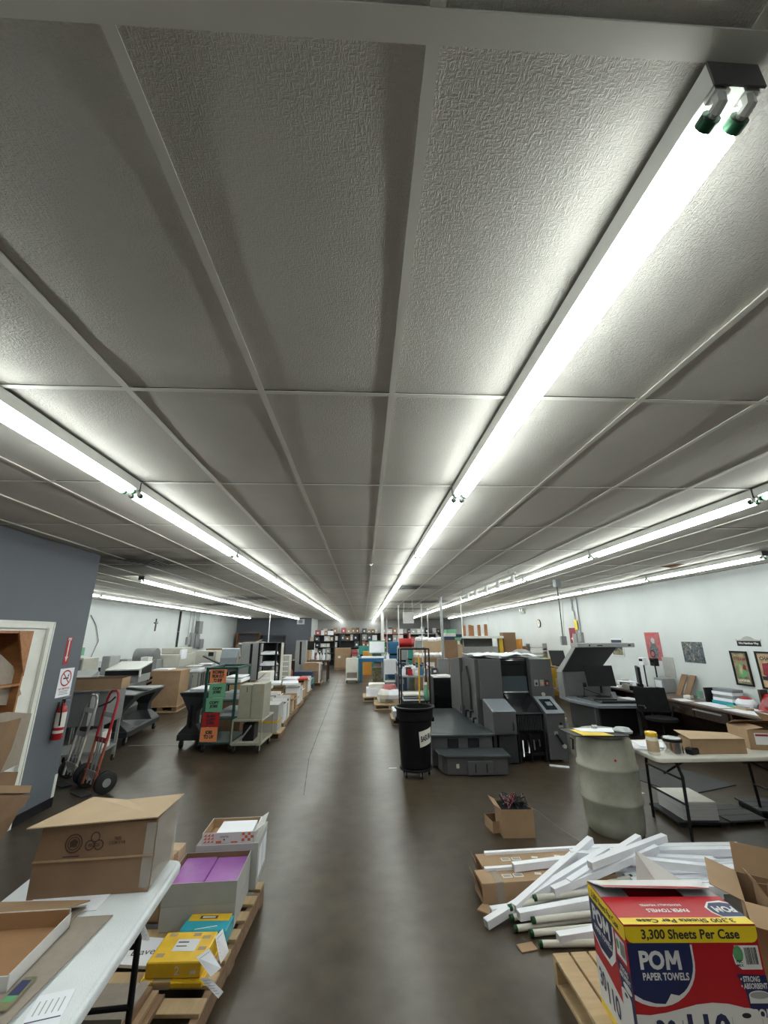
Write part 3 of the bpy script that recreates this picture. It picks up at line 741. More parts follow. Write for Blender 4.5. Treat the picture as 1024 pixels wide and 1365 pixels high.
# pallet between the table and the aisle
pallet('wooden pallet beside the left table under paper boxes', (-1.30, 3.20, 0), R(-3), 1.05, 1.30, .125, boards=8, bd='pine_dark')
gz = .1265
t = carton('lower plain grey carton on the left pallet', (-1.06, 3.50, gz), R(2), .47, .40, .13, group=None, m='grey_board', closed=True)
t = carton('open grey carton of purple wrapped paper on the left pallet', (-1.06, 3.50, gz+.132), R(2), .47, .40, .12, m='grey_board', inner='kraft_dark')
o = T('paper_ream', 'purple paper packs in shrink wrap inside the open grey carton', 'paper', (-1.06, 3.50, gz+.138), R(2))
B('ream', 'purple', o, -.222, -.002, -.185, .185, .0, .09, .006); B('ream', 'purple', o, .002, .222, -.185, .185, .0, .085, .006)
t = carton('grey carton behind, under the orange patterned tray', (-1.02, 3.90, gz), R(2), .46, .38, .29, m='grey_board', closed=True)
for i in range(2): MB().box(.2305, .232, -.14+.15*i, -.01+.15*i, .05, .24).build('label', 'paper', t)
t = T('printed_tray', 'open tray with orange checker print holding white paper, topmost', 'box', (-1.02, 3.86, gz+.291), R(2))
MB().box(-.19, .19, -.13, .13, 0, .004).box(-.19, .19, -.134, -.13, 0, .07).box(-.19, .19, .13, .134, 0, .07).box(-.194, -.19, -.134, .134, 0, .07).box(.19, .194, -.134, .134, 0, .07).build('outer_walls', 'white_board', t)
MB().box(-.188, .188, -.128, .128, .004, .006).box(-.188, .188, .126, .1295, .006, .069).box(-.1895, -.186, -.128, .128, .006, .069).build('lining', 'kraft', t)
Xf = frame((0, -.1345, 0), (1, 0, 0), (0, 0, 1))
for i in range(3):
    for j in range(3): flat([(-.185+i*.026, .008+j*.020), (-.162+i*.026, .008+j*.020), (-.162+i*.026, .026+j*.020)], 'orange_red', t, Xf, .0006, 'pattern')
for i in range(4):
    for j in range(3):
        if (i+j) % 2 == 0: flat(rect(.10+i*.022, .121+i*.022, .01+j*.019, .028+j*.019), 'orange_red', t, Xf, .0006, 'pattern')
text('amerita', .06, .014, 'ink', t, Xf @ Matrix.Translation((-.03, .045, .0006)))
flat(disc(-.03, .025, .006, n=10), 'ink', t, Xf, .0008)
flat(rect(-.09, -.05, .002, .018), 'orange_red', t, Xf, .0006, 'pattern'); flat(rect(.02, .07, .002, .012), 'orange_red', t, Xf, .0006, 'pattern')
MB().slab([(.194, -.13, .065), (.194, .13, .068), (.25, .12, .105), (.255, -.10, .10)], .004).build('flap', 'white_board', t)
o = T('paper_stack', 'white paper lying in the orange checkered tray', 'paper', (-1.0, 3.86, gz+.298), R(2)); B('paper', 'paper', o, -.12, .15, -.10, .10, 0, .052)
# teal + yellow wrapped reams at the pallet front
t = T('paper_ream', 'flat yellow wrapped ream under the other yellow package', 'paper', (-1.01, 2.99, gz), R(-2)); B('ream', 'ream_yellow', t, -.17, .17, -.14, .15, 0, .03, .006); B('tape', 'clear_tape', t, -.1, .0, -.141, .1, .0, .0312)
t = T('paper_ream', 'yellow wrapped ream with white address label and 2 on its side', 'paper', (-1.01, 2.99, gz+.0315), R(-2)); B('ream', 'ream_yellow', t, -.15, .15, -.12, .12, 0, .07, .005)
It = Matrix.Translation((0, 0, .0705))
flat(rect(-.055, .075, -.04, .055), 'pom_white', t, It, .0006, 'address_label')
flat(rect(-.045, .015, .025, .035), 'ink', t, It, .0009, 'print'); flat(rect(-.045, .015, -.005, .003), 'ink', t, It, .0009, 'print')
for (x_, y_) in ((-.1, -.07), (.1, .07), (.04, .09), (-.1, .09), (.11, -.02)): flat(rect(x_-.022, x_+.022, y_-.014, y_+.014), 'clear_tape', t, It, .0009, 'tape')
text('2', .026, .036, 'pom_white', t, frame((.02, -.1205, .035), (1, 0, 0), (0, 0, 1)), bold=.01)
flat(rect(.09, .12, .02, .035), 'pom_white', t, frame((0, -.1205, 0), (1, 0, 0), (0, 0, 1)), .0006)
t = T('paper_ream', 'teal wrapped ream with yellow printed end behind the yellow one', 'paper', (-.96, 3.255, gz), R(-2)); B('ream', 'ream_teal', t, -.145, .145, -.11, .035, 0, .085, .008)
It = Matrix.Translation((0, -.075, .0855))
flat(rect(-.125, .13, .05, .12), 'ream_yellow', t, It, .0006, 'print'); flat(rect(-.06, .05, .07, .1), 'ink', t, It, .0009, 'print'); flat(rect(-.045, .035, .078, .092), 'pom_white', t, It, .0012, 'print')
flat([(-.05, -.03), (.08, .0), (.07, .008), (-.05, -.022)], 'pom_white', t, It, .0009, 'pale_strip')  # thin white strip laid across the ream top
t = T('handwritten_note', 'white note handwritten Dave between the table and teal ream', 'paper', (-1.29, 3.11, gz), R(-8)); B('sheet', 'paper', t, -.09, .10, -.10, .12, 0, .015)
text('Dave', .13, .05, 'ink', t, frame((.01, .0, .0155), (1, .2, 0), (-.2, 1, 0)))
def receipt(label, pts, off=.003):
    t = T('receipt_slip', label, 'paper', tuple(pts[0])); P0 = Vector(pts[0])
    q = [Vector(p)-P0 for p in pts]
    o = MB().slab(q, .0012).build('slip', 'paper', t)
    x = (q[1]-q[0]); y = (q[3]-q[0])
    nn = x.cross(y).normalized()*.0016
    mb = MB()
    for i in range(6):
        a_ = .12+i*.13; b_ = .75 if i % 2 else .88
        if x.length < y.length: p1, p2, w_ = q[0]+x*.12+y*a_, q[0]+x*b_+y*a_, y*.025
        else: p1, p2, w_ = q[0]+y*.12+x*a_, q[0]+y*b_+x*a_, x*.025
        for s in (1, -1):
            mb.add([tuple(p1+nn*s), tuple(p2+nn*s), tuple(p2+w_+nn*s), tuple(p1+w_+nn*s)], [(0, 1, 2, 3)])
    mb.build('print_lines', 'grey_board', t)
gh = gz+.10
receipt('white receipt slip draped over the yellow ream corner', [PY(262, 1276, 2.80), PY(279, 1264, 2.84), PY(295, 1290, 2.78), PY(281, 1302, 2.76)])
receipt('white receipt slip hanging lowest off the yellow ream', [PY(266, 1304, 2.80), PY(279, 1303, 2.80), PY(298, 1322, 2.76), PY(291, 1331, 2.75)])
receipt('white receipt slip tucked beside the teal ream', [PY(287, 1249, 3.06), PY(297, 1238, 3.10), PY(305, 1268, 3.02), PY(294, 1285, 2.98)])
receipt('small white receipt slip against the table edge', [PY(182, 1243, 3.24), PY(193, 1233, 3.24), PY(200, 1252, 3.2), PY(189, 1261, 3.2)])
# kraft wrapped parcels at the back left of the pallet, flattened cartons in front
for i, (x, y, w_, d_, h_, l) in enumerate(((-1.55, 3.1, .3, .3, .2, 'kraft wrapped parcel beneath the left table edge'), (-1.45, 3.55, .26, .3, .32, 'tall kraft wrapped parcel behind the left table corner'))):
    t = T('kraft_parcel', l, 'parcel', (x, y, gz), R(-4)); B('parcel', 'kraft_pale', t, -w_/2, w_/2, -d_/2, d_/2, 0, h_, .006)
    B('tape', 'tape', t, -w_/2-.001, w_/2+.001, -.03, .03, -.0, h_+.001)
t = T('flattened_carton', 'flattened brown cartons stacked in front of the yellow reams', 'cardboard sheet', (-1.22, 2.66, gz), R(-2))
for k in range(4): B('sheet', ('kraft_dark', 'kraft', 'kraft_dark', 'chipboard')[k], t, -.26, .20-.03*k, -.10, .14-.01*k, .022*k, .022*k+.02)
B('tape', 'clear_tape', t, .08, .13, -.06, .12, .0865, .0875)
# cardboard rack at the left edge, in front of the door
t = T('wooden_rack', 'orange plywood rack stuffed with cardboard by the white door', 'rack', (-3.38, 3.56, 0))
B('side_panel', 'ply_orange', t, -.24, .24, .60, .62, 0, 1.98); B('side_panel', 'ply_orange', t, -.24, .24, -.62, -.60, 0, 1.98)
B('back_panel', 'ply_orange', t, -.26, -.24, -.62, .62, 0, 1.98)
for z in (.15, .62, 1.50, 1.96): B('shelf', 'ply_orange', t, -.24, .24, -.60, .60, z, z+.02)
MB().slab([(.245, .62, 1.98), (.245, .62, 1.58), (.245, .45, 1.98)], .016).build('gusset', 'ply_orange', t)
sheets = [  # outlines measured on the photograph at each sheet's own distance from the wall
    ('grey brown cardboard sheet standing highest in the plywood rack', [(-60, 940), (10, 940), (27, 925), (16, 888), (-5, 868), (-60, 868)], -3.22, 'chipboard', 0),
    ('grey cardboard panel upright in the middle of the rack', [(-60, 1028), (0, 1030), (24, 1018), (41, 951), (10, 949), (-60, 960)], -3.10, 'chipboard', 3),
    ('brown cardboard panel leaning below the plywood shelf', [(-60, 1035), (-4, 1036), (14, 998), (27, 957), (8, 962), (-60, 970)], -3.05, 'kraft_dark', 1),
    ('small brown carton side beneath the leaning panels', [(-60, 1047), (18, 1047), (23, 1029), (-60, 1028)], -3.12, 'kraft_dark', 2),
    ('pale cardboard strip low in the plywood rack', [(-60, 1058), (38, 1057), (41, 1047), (-60, 1047)], -3.08, 'kraft', 3),
    ('long tan cardboard panel slanting low across the rack', [(-60, 1100), (-4, 1100), (30, 1075), (40, 1060), (-60, 1060)], -3.03, 'kraft_dark', 3),  # slanted sheets take the darker kraft as painted-in shadow
    ('shade-toned brown cardboard sheet tilted at the rack foot', [(-60, 1122), (2, 1118), (34, 1064), (-60, 1075)], -3.12, 'kraft_dark', 2)]
for l, pts, x, m_, kk in sheets:
    W3 = [PX(u, v, x) for u, v in pts]; z0 = min(p.z for p in W3)
    o = T('cardboard_sheet', l, 'cardboard sheet', (x, 3.6, z0))
    for e in range(1+kk):
        MB().slab([(-.016*e, p.y-3.6-.03*e, (p.z-z0)*(1-.02*e)) for p in W3], .010).build('sheet', (m_, 'kraft_dark', 'chipboard', 'kraft_dark')[e], o)

# ================================================================ NEAR RIGHT
pallet('pale wooden pallet under the red paper towel carton', (1.72, 2.46, 0), R(91), 1.04, 1.18, .135, boards=11)
pz = .1365
# ---- paper towel carton
WB, DB, HB = .60, .355, .505
t = T('paper_towel_carton', 'large red, yellow and navy paper towel carton on the pallet', 'box', (1.51, 2.43, pz), R(-3))
mb = MB().box(-WB/2, WB/2, -DB/2, DB/2, 0, .004).box(-WB/2, WB/2, -DB/2, -DB/2+.005, .004, HB).box(-WB/2, WB/2, DB/2-.005, DB/2, .004, HB).box(-WB/2, -WB/2+.005, -DB/2+.005, DB/2-.005, .004, HB).box(WB/2-.005, WB/2, -DB/2+.005, DB/2-.005, .004, HB)
mb.build('body', 'pom_red', t, .001)
Ff = frame((-WB/2, -DB/2-.0003, 0), (1, 0, 0), (0, 0, 1))
Fl = frame((-WB/2-.0003, DB/2, 0), (0, -1, 0), (0, 0, 1))
Ft = frame((-WB/2, -DB/2, HB+.006), (1, 0, 0), (0, 1, 0))
def band(w, Mx, y0, y1, r=.03):
    return flat([(0, y1), (0, y0+r)] + [(r-r*math.cos(R(a)), y0+r-r*math.sin(R(a))) for a in (30, 60, 90)] + [(w-r+r*math.sin(R(a)), y0+r-r*math.cos(R(a))) for a in (0, 30, 60)] + [(w, y0+r), (w, y1)], 'pom_yellow', t, Mx, .0006, 'yellow_band')
TRm = Matrix.Translation
def at2(Mx, x, y, off=.0012): return Mx @ TRm((x, y, off))
band(WB, Ff, .445, HB)
def pom(w_, h_, Mx):
    text('PO', w_*.60, h_, 'pom_white', t, Mx @ TRm((-w_*.20, 0, 0)), bold=.04)
    a_, b_ = w_*.125, w_*.5
    for q_ in ([(a_, -h_/2), (a_+.085*w_, -h_/2), (a_+.10*w_, h_/2), (a_+.02*w_, h_/2)], [(b_-.085*w_, -h_/2), (b_, -h_/2), (b_-.02*w_, h_/2), (b_-.10*w_, h_/2)],
               [(a_+.02*w_, h_/2), (a_+.11*w_, h_/2), (.355*w_, -h_*.22), (.27*w_, -h_*.22)][::-1], [(.27*w_, -h_*.22), (.355*w_, -h_*.22), (b_-.02*w_, h_/2), (b_-.11*w_, h_/2)]):
        flat(q_, 'pom_white', t, Mx, .0006, 'lettering')
text('3,300 Sheets Per Case', .445, .042, 'ink', t, at2(Ff, .295, .474), bold=.025)
# navy drop with curled page
flat([(0, .445), (0, .265)] + [(.10+.19*math.cos(R(a)), .385+.155*math.sin(R(a))) for a in range(-122, 8, 10)] + [(.29, .445)], 'pom_white', t, Ff @ TRm((.004, -.006, 0)), .0006, 'page_edge')
flat([(0, .445), (0, .268), (.04, .248), (.09, .236), (.135, .234), (.15, .25), (.165, .268), (.20, .262), (.225, .275)] + [(.10+.185*math.cos(R(a)), .385+.15*math.sin(R(a))) for a in range(-40, 8, 8)] + [(.285, .445)], 'pom_navy', t, Ff, .0010, 'navy_drop')
pom(.185, .068, at2(Ff, .14, .385, .0016))
text('PAPER TOWELS', .205, .027, 'pom_white', t, at2(Ff, .155, .328, .0016), bold=.03)
flat([(.485, .435), (.59, .435), (.59, .35), (.50, .35), (.475, .37), (.47, .40)], 'pom_white', t, Ff, .0008, 'label')
flat(disc(.495, .405, .022, .03, n=14), 'green_ink', t, Ff, .0012, 'leaf_mark'); text('FSC\nMIX', .03, .024, 'ink', t, at2(Ff, .495, .372, .0016), bold=.02)
x_ = .525; random.seed(9)
bm_ = []
while x_ < .578:
    w_ = random.choice((.0012, .002, .0032)); bm_.append((x_, x_+w_)); x_ += w_+random.choice((.0014, .0024))
mb = MB()
for a_, b_ in bm_: mb.add([tuple(Ff @ Vector(p+(.0014,))) for p in rect(a_, b_, .368, .428)], [(0, 1, 2, 3)])
mb.build('barcode', 'ink', t)
flat([(.47, .335), (.60, .33), (.60, .12), (.51, .12), (.505, .20), (.495, .28)], 'pom_navy', t, Ff, .0008, 'side_flash')
text('• STRONG', .085, .020, 'pom_white', t, at2(Ff, .525, .318, .0014), bold=.03)
text('• ABSORBENT', .115, .020, 'pom_white', t, at2(Ff, .538, .294, .0014), bold=.03)
flat(disc(.552, .262, .046, .016), 'pom_white', t, Ff, .0012, 'roll_top'); flat(rect(.506, .598, .235, .262), 'pom_white', t, Ff, .0013, 'roll_side'); flat(disc(.552, .262, .042, .012), 'pom_grey', t, Ff, .0016, 'roll_top')
pom(.085, .034, at2(Ff, .556, .20, .0016))
flat([(.0, .20), (.06, .197), (.13, .205), (.20, .218), (.27, .232), (.34, .238), (.41, .234), (.47, .222), (.53, .195), (.60, .18), (.60, .0), (0, .0)], 'pom_white', t, Ff, .0009, 'white_wave')
flat([(.0, .02), (.6, .02), (.6, 0), (0, 0)], 'pom_yellow', t, Ff, .0012, 'yellow_band')
text('30', .09, .095, 'pom_navy', t, at2(Ff, .125, .135, .0014), bold=.03); flat(rect(.195, .198, .04, .18), 'pom_navy', t, Ff, .0012)
text('110', .185, .115, 'pom_navy', t, at2(Ff, .31, .145, .0014), bold=.03)
text('ROLLS', .08, .02, 'pom_navy', t, at2(Ff, .125, .04, .0014), bold=.02); text('SHEETS PER ROLL', .18, .02, 'pom_navy', t, at2(Ff, .31, .04, .0014), bold=.02)
flat(rect(.415, .54, .03, .195), 'pom_white', t, Ff, .0016, 'roll_side'); flat(disc(.4775, .195, .0625, .026), 'pom_white', t, Ff, .0019, 'roll_top'); flat(disc(.4775, .195, .020, .009), 'ink', t, Ff, .0022, 'roll_core')
for sx in (.412, .543): flat(rect(sx-.001, sx+.001, .03, .19), 'pom_grey', t, Ff, .0021, 'roll_edge')
# left face
band(DB, Fl, .445, HB, .02)
text('3,300 Sheets Per Case', .26, .034, 'ink', t, at2(Fl, .17, .472), bold=.02)
flat([(.0, .445), (.0, .30), (.08, .262), (.17, .26), (.22, .31), (.235, .38), (.235, .445)], 'pom_white', t, Fl @ TRm((.006, -.008, 0)), .0006, 'page_edge')
flat([(.0, .445), (.0, .305), (.08, .27), (.16, .27), (.20, .31), (.225, .38), (.23, .445)], 'pom_navy', t, Fl, .0010, 'navy_drop')
pom(.17, .07, at2(Fl, .115, .395, .0016)); text('PAPER TOWELS', .17, .024, 'pom_white', t, at2(Fl, .12, .335, .0016), bold=.03)
flat(rect(.255, .335, .35, .43), 'pom_white', t, Fl, .0008, 'label')
mb = MB()
for i in range(12): mb.add([tuple(Fl @ Vector(p+(.0014,))) for p in rect(.29+i*.0035, .2915+i*.0035, .365, .42)], [(0, 1, 2, 3)])
mb.build('barcode', 'ink', t); flat(disc(.27, .395, .012, .02, n=12), 'green_ink', t, Fl, .0012, 'leaf_mark')
flat([(.24, .335), (.355, .33), (.355, .12), (.27, .12)], 'pom_navy', t, Fl, .0008, 'side_flash')
text('STRONG\nABSORBENT', .09, .045, 'pom_white', t, at2(Fl, .30, .30, .0014), bold=.03)
flat(disc(.31, .255, .035, .014), 'pom_white', t, Fl, .0013, 'roll_top')
flat([(.0, .21), (.1, .20), (.2, .175), (.3, .15), (.355, .15), (.355, .03), (0, .03)], 'pom_white', t, Fl, .0009, 'white_wave')
flat(rect(0, .355, 0, .03), 'pom_yellow', t, Fl, .0010, 'yellow_band')
text('30', .06, .075, 'pom_navy', t, at2(Fl, .055, .13, .0014), bold=.03); text('110', .11, .085, 'pom_navy', t, at2(Fl, .155, .11, .0014), bold=.03)
flat(rect(.25, .33, .04, .22), 'pom_white', t, Fl, .0016, 'roll_side'); flat(disc(.29, .22, .04, .018), 'pom_white', t, Fl, .0018, 'roll_top'); flat(disc(.29, .22, .013, .007), 'ink', t, Fl, .0021, 'roll_core')
# top flaps with the print reading from behind
o = MB().slab([(-WB/2, -DB/2, HB), (WB/2, -DB/2, HB), (WB/2-.002, .028, HB+.001), (-WB/2+.002, .028, HB+.001)], .0055).build('top_flap', 'pom_red', t)
flat(rect(0, WB, 0, .045), 'pom_yellow', t, Ft, .0012, 'yellow_band')
Fr = frame((WB/2, -DB/2, HB+.0062), (-1, 0, 0), (0, -1, 0))    # upside-down frame
text('3,300 Sheets Per Case', .45, .032, 'ink', t, at2(Fr, .30, -.024, .0018), bold=.025)
text('PAPER TOWELS', .20, .026, 'pom_white', t, at2(Fr, .335, -.095, .0014), bold=.03)
text('INDIVIDUALLY WRAPPED', .20, .016, 'pom_white', t, at2(Fr, .345, -.135, .0014), bold=.02)
flat([(WB-.11, .045), (WB, .045), (WB, .15), (WB-.03, .17), (WB-.10, .16), (WB-.14, .12), (WB-.135, .08)], 'pom_white', t, Ft, .0014, 'page_edge')
flat([(WB-.105, .05), (WB, .05), (WB, .145), (WB-.04, .155), (WB-.10, .15), (WB-.13, .115), (WB-.125, .08)], 'pom_navy', t, Ft, .0018, 'navy_drop')
pom(.10, .045, at2(Fr, .06, -.10, .0022))
bk = MB().slab([(-WB/2, DB/2-.002, HB), (-WB/2+.03, .042, HB+.038), (WB/2-.03, .042, HB+.028), (WB/2, DB/2-.002, HB)], .005).build('top_flap', 'pom_white', t)
Fk = frame((WB/2-.03, .042, HB+.0395), (-1, -.00, .018), (0, .135, -.036))
flat(rect(0, .54, -.002, .03), 'pom_red', t, Fk, .006, 'red_band')
text('30 | 110', .13, .035, 'pom_navy', t, at2(Fk, .20, .058, .008) @ Matrix.Rotation(R(180), 4, 'Z') @ Matrix.Rotation(0, 4, 'Z'), bold=.02)
flat(disc(.46, .09, .03, .018), 'pom_navy', t, Fk, .008); flat(disc(.51, .05, .025, .03), 'pom_grey', t, Fk, .008); flat(rect(.05, .12, .06, .09), 'pom_grey', t, Fk, .008); flat(rect(.10, .50, .115, .125), 'pom_yellow', t, Fk, .007)
for sx in (-1, 1): MB().slab([(sx*(WB/2-.006), -DB/2+.01, HB-.002), (sx*(WB/2-.006), DB/2-.01, HB-.002), (sx*.14, DB/2-.02, HB-.012), (sx*.14, -DB/2+.02, HB-.012)], .004).build('inner_flap', 'pom_grey', t)
B('gap_shade', 'black_matte', t, -WB/2+.01, WB/2-.01, -DB/2+.01, DB/2-.01, .01, HB-.06)  # black block painting the shade seen through the lid gap
# ---- open cartons right of it
t = T('cardboard_box', 'open brown carton with raised flaps beside the red carton', 'box', (2.36, 2.70, pz), R(-36))
carton_parts(t, .36, .36, .37, m='kraft', inner='kraft_dark', flaps={'b': 100, 'l': 165, 'r': 95, 'f': 195}, fl=.15)
carton('small carton tucked inside the open brown carton', (2.37, 2.70, pz+.24), R(-20), .20, .16, .14, m='kraft', inner='kraft_dark', flaps={'f': 100, 'l': 120}, fl=.08)
t = carton('brown carton at the lower right corner of the pallet', (2.08, 2.2, pz), R(5), .36, .24, .32, m='kraft', closed=True, tape=True)
t = T('cardboard_offcut', 'white backed cardboard flap standing behind the red carton', 'cardboard sheet', (1.74, 2.82, pz))
MB().slab([(-.10, .10, .10), (.02, -.09, .30), (.04, -.08, .30), (.17, -.02, .38), (-.04, .12, .50)], .004).build('sheet', 'white_board', t)
B('foot', 'kraft', t, -.10, .15, -.12, .12, 0, .29, .003)
# ---- fluorescent tube heap
t = T('long_carton', 'long tan lamp carton at the back left of the heap', 'box', (1.0, 4.02, 0), R(2.5))
def longbox(t, L_, d_, h_, strips):
    B('body', 'kraft', t, -.03, L_, -d_/2, d_/2, 0, h_, .003)
    MB().slab([(-.03, -d_/2, h_*.3), (-.03, d_/2, h_*.3), (-.07, d_/2, h_*1.2), (-.08, -d_/2, h_*1.2)], .004).build('end_flap', 'kraft_dark', t)
    o = B('lamp_sleeve', 'paper', t, .05, L_, d_/2-.035, d_/2-.002, h_, h_+.02)
    for k in range(2):
        x0 = .16+k*.09
        o = flat(rect(x0, x0+.075, -.04, .01), 'paper_warm', t, TRm((0, 0, h_+.0005)), 0, 'label')
        mb = MB()
        for i in range(7): mb.add([(x0+.008+i*.009, -.033, h_+.0012), (x0+.013+i*.009, -.033, h_+.0012), (x0+.013+i*.009, .003, h_+.0012), (x0+.008+i*.009, .003, h_+.0012)], [(0, 1, 2, 3)])
        mb.build('barcode', 'ink', o)
    for x0 in (.42, .62): flat([(x0, -.02), (x0+.05, -.03), (x0+.06, .0), (x0+.01, .01)], 'paper_warm', t, TRm((0, 0, h_+.0005)), 0, 'label')
longbox(t, 1.0, .19, .13, 1)
t = T('long_carton', 'long tan lamp carton at the left front of the heap', 'box', (.93, 3.78, 0), R(3))
longbox(t, 1.05, .19, .13, 1)
B('tape', 'clear_tape', t, .08, .14, -.096, .096, .0, .1315)
def sleeve(label, p, q, wd=.045, m='paper', hollow=True, group='white lamp sleeves heaped on the floor'):
    p, q = Vector(p), Vector(q); L_ = (q-p).length
    t = T('lamp_sleeve', label, 'lamp box', p, 0, group)
    d = (q-p).normalized(); s = d.cross(Vector((0, 0, 1))).normalized(); u = s.cross(d)
    h = wd/2
    secs = [[tuple(d*a + s*sx*h + u*(h+sz*h)) for sx, sz in ((-1, -1), (1, -1), (1, 1), (-1, 1))] for a in (0, L_)]
    MB().loft(secs).build('sleeve', m, t, .0015)
    MB().loft([[tuple(d*a + s*sx*(h-.004) + u*(h+sz*(h-.004))) for sx, sz in ((-1, -1), (1, -1), (1, 1), (-1, 1))] for a in (-.001, .0)]).build('open_end', 'grey_board', t)
    return t
def bare_tube(label, p, q, r=.019, group='bare lamp tubes in the heap'):
    p, q = Vector(p), Vector(q); d = (q-p).normalized()
    t = T('fluorescent_tube', label, 'lamp tube', p, 0, group)
    MB().tube([d*.02, q-p-d*.02], r, 12).build('glass', 'plastic_ivory', t, smooth=True)
    for e0, e1 in ((Vector((0, 0, 0)), d*.022), (q-p-d*.022, q-p)): MB().tube([e0, e1], r+.0012, 12).build('end_cap', 'green_cap', t, smooth=True)
    MB().tube([-d*.009+Vector((0, .0, .005)), d*0+Vector((0, 0, .005))], .0025, 6).tube([-d*.009-Vector((0, .0, .005)), -Vector((0, 0, .005))], .0025, 6).build('pin', 'brass', t)
    return t
hero = [  # label, left end, right end
    ('white lamp sleeve jutting furthest left toward the aisle', (.86, 3.44, .0), (2.02, 3.89, .205), .05),
    ('white lamp sleeve with a taped joint at the far left', (.93, 3.57, .0), (1.9, 3.655, .03), .045),
    ('white lamp sleeve crossing over the tan cartons diagonally', (1.08, 3.50, .05), (1.95, 4.02, .22), .05),
    ('white lamp sleeve in front of the green capped tubes', (1.08, 3.42, .05), (2.2, 3.62, .06), .05),
    ('short white lamp sleeve nearest the red carton', (1.27, 3.24, .02), (2.2, 3.36, .03), .05),
    ('white lamp sleeve lying flat on the tan carton', (1.20, 3.83, .135), (2.38, 3.98, .145), .05),
    ('long white lamp sleeve slanting up over the heap centre', (1.40, 3.57, .10), (2.45, 3.92, .19), .05),
    ('white lamp sleeve resting highest across the heap', (1.75, 3.68, .20), (2.60, 4.02, .22), .05),
    ('long white lamp sleeve along the back of the heap', (1.93, 4.12, .10), (3.30, 4.08, .10), .06),
    ('white lamp sleeve second from the back of the heap', (1.90, 4.02, .12), (3.15, 3.96, .13), .055),
    ('crumpled end lamp sleeve beside the tan cartons', (1.78, 3.97, .135), (2.9, 3.88, .10), .055),
    ('white lamp sleeve reaching furthest right behind the cartons', (2.2, 3.92, .05), (3.6, 3.98, .06), .06),
    ('white lamp sleeve crossing behind the cardboard offcut', (1.7, 3.90, .18), (2.9, 3.70, .12), .05),
    ('short white lamp sleeve sloping beside the offcut', (1.55, 3.62, .12), (2.35, 3.98, .24), .05)]
for l, p, q, wd in hero: sleeve(l, p, q, wd)
random.seed(21)
for lay in range(2):
    for k in range(9):
        y0 = 3.60+k*.060+.02*lay; x0 = random.uniform(1.42, 1.6) if y0 < 3.72 else random.uniform(2.02, 2.1)
        sleeve('plain white lamp sleeve packed in the bottom layers of the heap', (x0, y0, .001+.052*lay), (x0+random.choice((1.15, 1.2)), y0+.004, .001+.052*lay), .05)
for l, p, q in (('bare white lamp tube with green cap, leftmost of the tubes', (1.03, 3.45, .045), (2.15, 3.70, .05)),
                ('bare white lamp tube second at the left tube ends', (1.03, 3.385, .022), (2.15, 3.52, .022)),
                ('bare lamp tube with green end near the pallet corner', (1.14, 3.24, .021), (2.25, 3.20, .021)),
                ('bare lamp tube in front of the lowest white sleeve', (1.16, 3.39, .060), (2.25, 3.50, .060)),
                ('bare lamp tube peeking between two white sleeves', (1.24, 3.55, .10), (2.3, 3.66, .10)),
                ('bare lamp tube just above the shortest sleeve', (1.12, 3.335, .022), (2.25, 3.42, .022)),
                ('bare lamp tube standing proud at the green capped bundle', (1.04, 3.50, .075), (2.12, 3.78, .09))): bare_tube(l, p, q)
t = T('cardboard_scrap', 'small brown cardboard scrap on the floor before the heap', 'cardboard sheet', (1.06, 3.24, 0), R(10)); B('scrap', 'kraft', t, -.05, .06, -.03, .04, 0, .006)
t = T('cardboard_scrap', 'torn cardboard piece under the left lamp sleeves', 'cardboard sheet', (.93, 3.62, 0), R(-40)); B('scrap', 'kraft', t, -.07, .05, -.05, .05, 0, .008)
# ---- box of wires
t = carton('small open brown carton overflowing with wires', (1.56, 4.82, 0), R(-3), .32, .28, .24, m='kraft', inner='kraft_dark', flaps={'l': 150}, fl=.08)
w_ = T('wire_tangle', 'tangle of black and coloured wires heaped in the small carton', 'wire', (1.56, 4.82, .20)); random.seed(5)
for m_, n_ in (('black', 16), ('galv', 6), ('red', 3), ('dark_blue', 4)):
    mb = MB()
    for k in range(n_):
        c0 = Vector((random.uniform(-.09, .09), random.uniform(-.07, .07), .0)); ax = random.uniform(.03, .08); ph = random.uniform(0, 6)
        mb.tube([tuple(c0+Vector((ax*math.cos(ph+a*.9), ax*.8*math.sin(ph+a*.9), .04+.05*math.sin(a*1.3+k)+.03*math.sin(k)))) for a in range(8)], .004, 5)
    mb.build('wire_loop', m_, w_, smooth=True)
B('wire_bundle', 'black_matte', w_, -.14, .14, -.12, .12, -.02, .03)
MB().box(-.02, .10, -.02, .03, .05, .085, T=Matrix.Rotation(R(20), 4, 'X')).build('connector', 'black', w_)
MB().tube([(.1, -.05, .05), (.25, -.02, -.02), (.42, -.1, -.14), (.55, -.25, -.197)], .003, 6).build('loose_wire', 'galv', w_, smooth=True)
t = T('cardboard_box', 'tiny open brown box behind the carton of wires', 'box', (1.38, 4.90, 0), R(8)); carton_parts(t, .14, .2, .10, m='kraft', inner='kraft_dark')
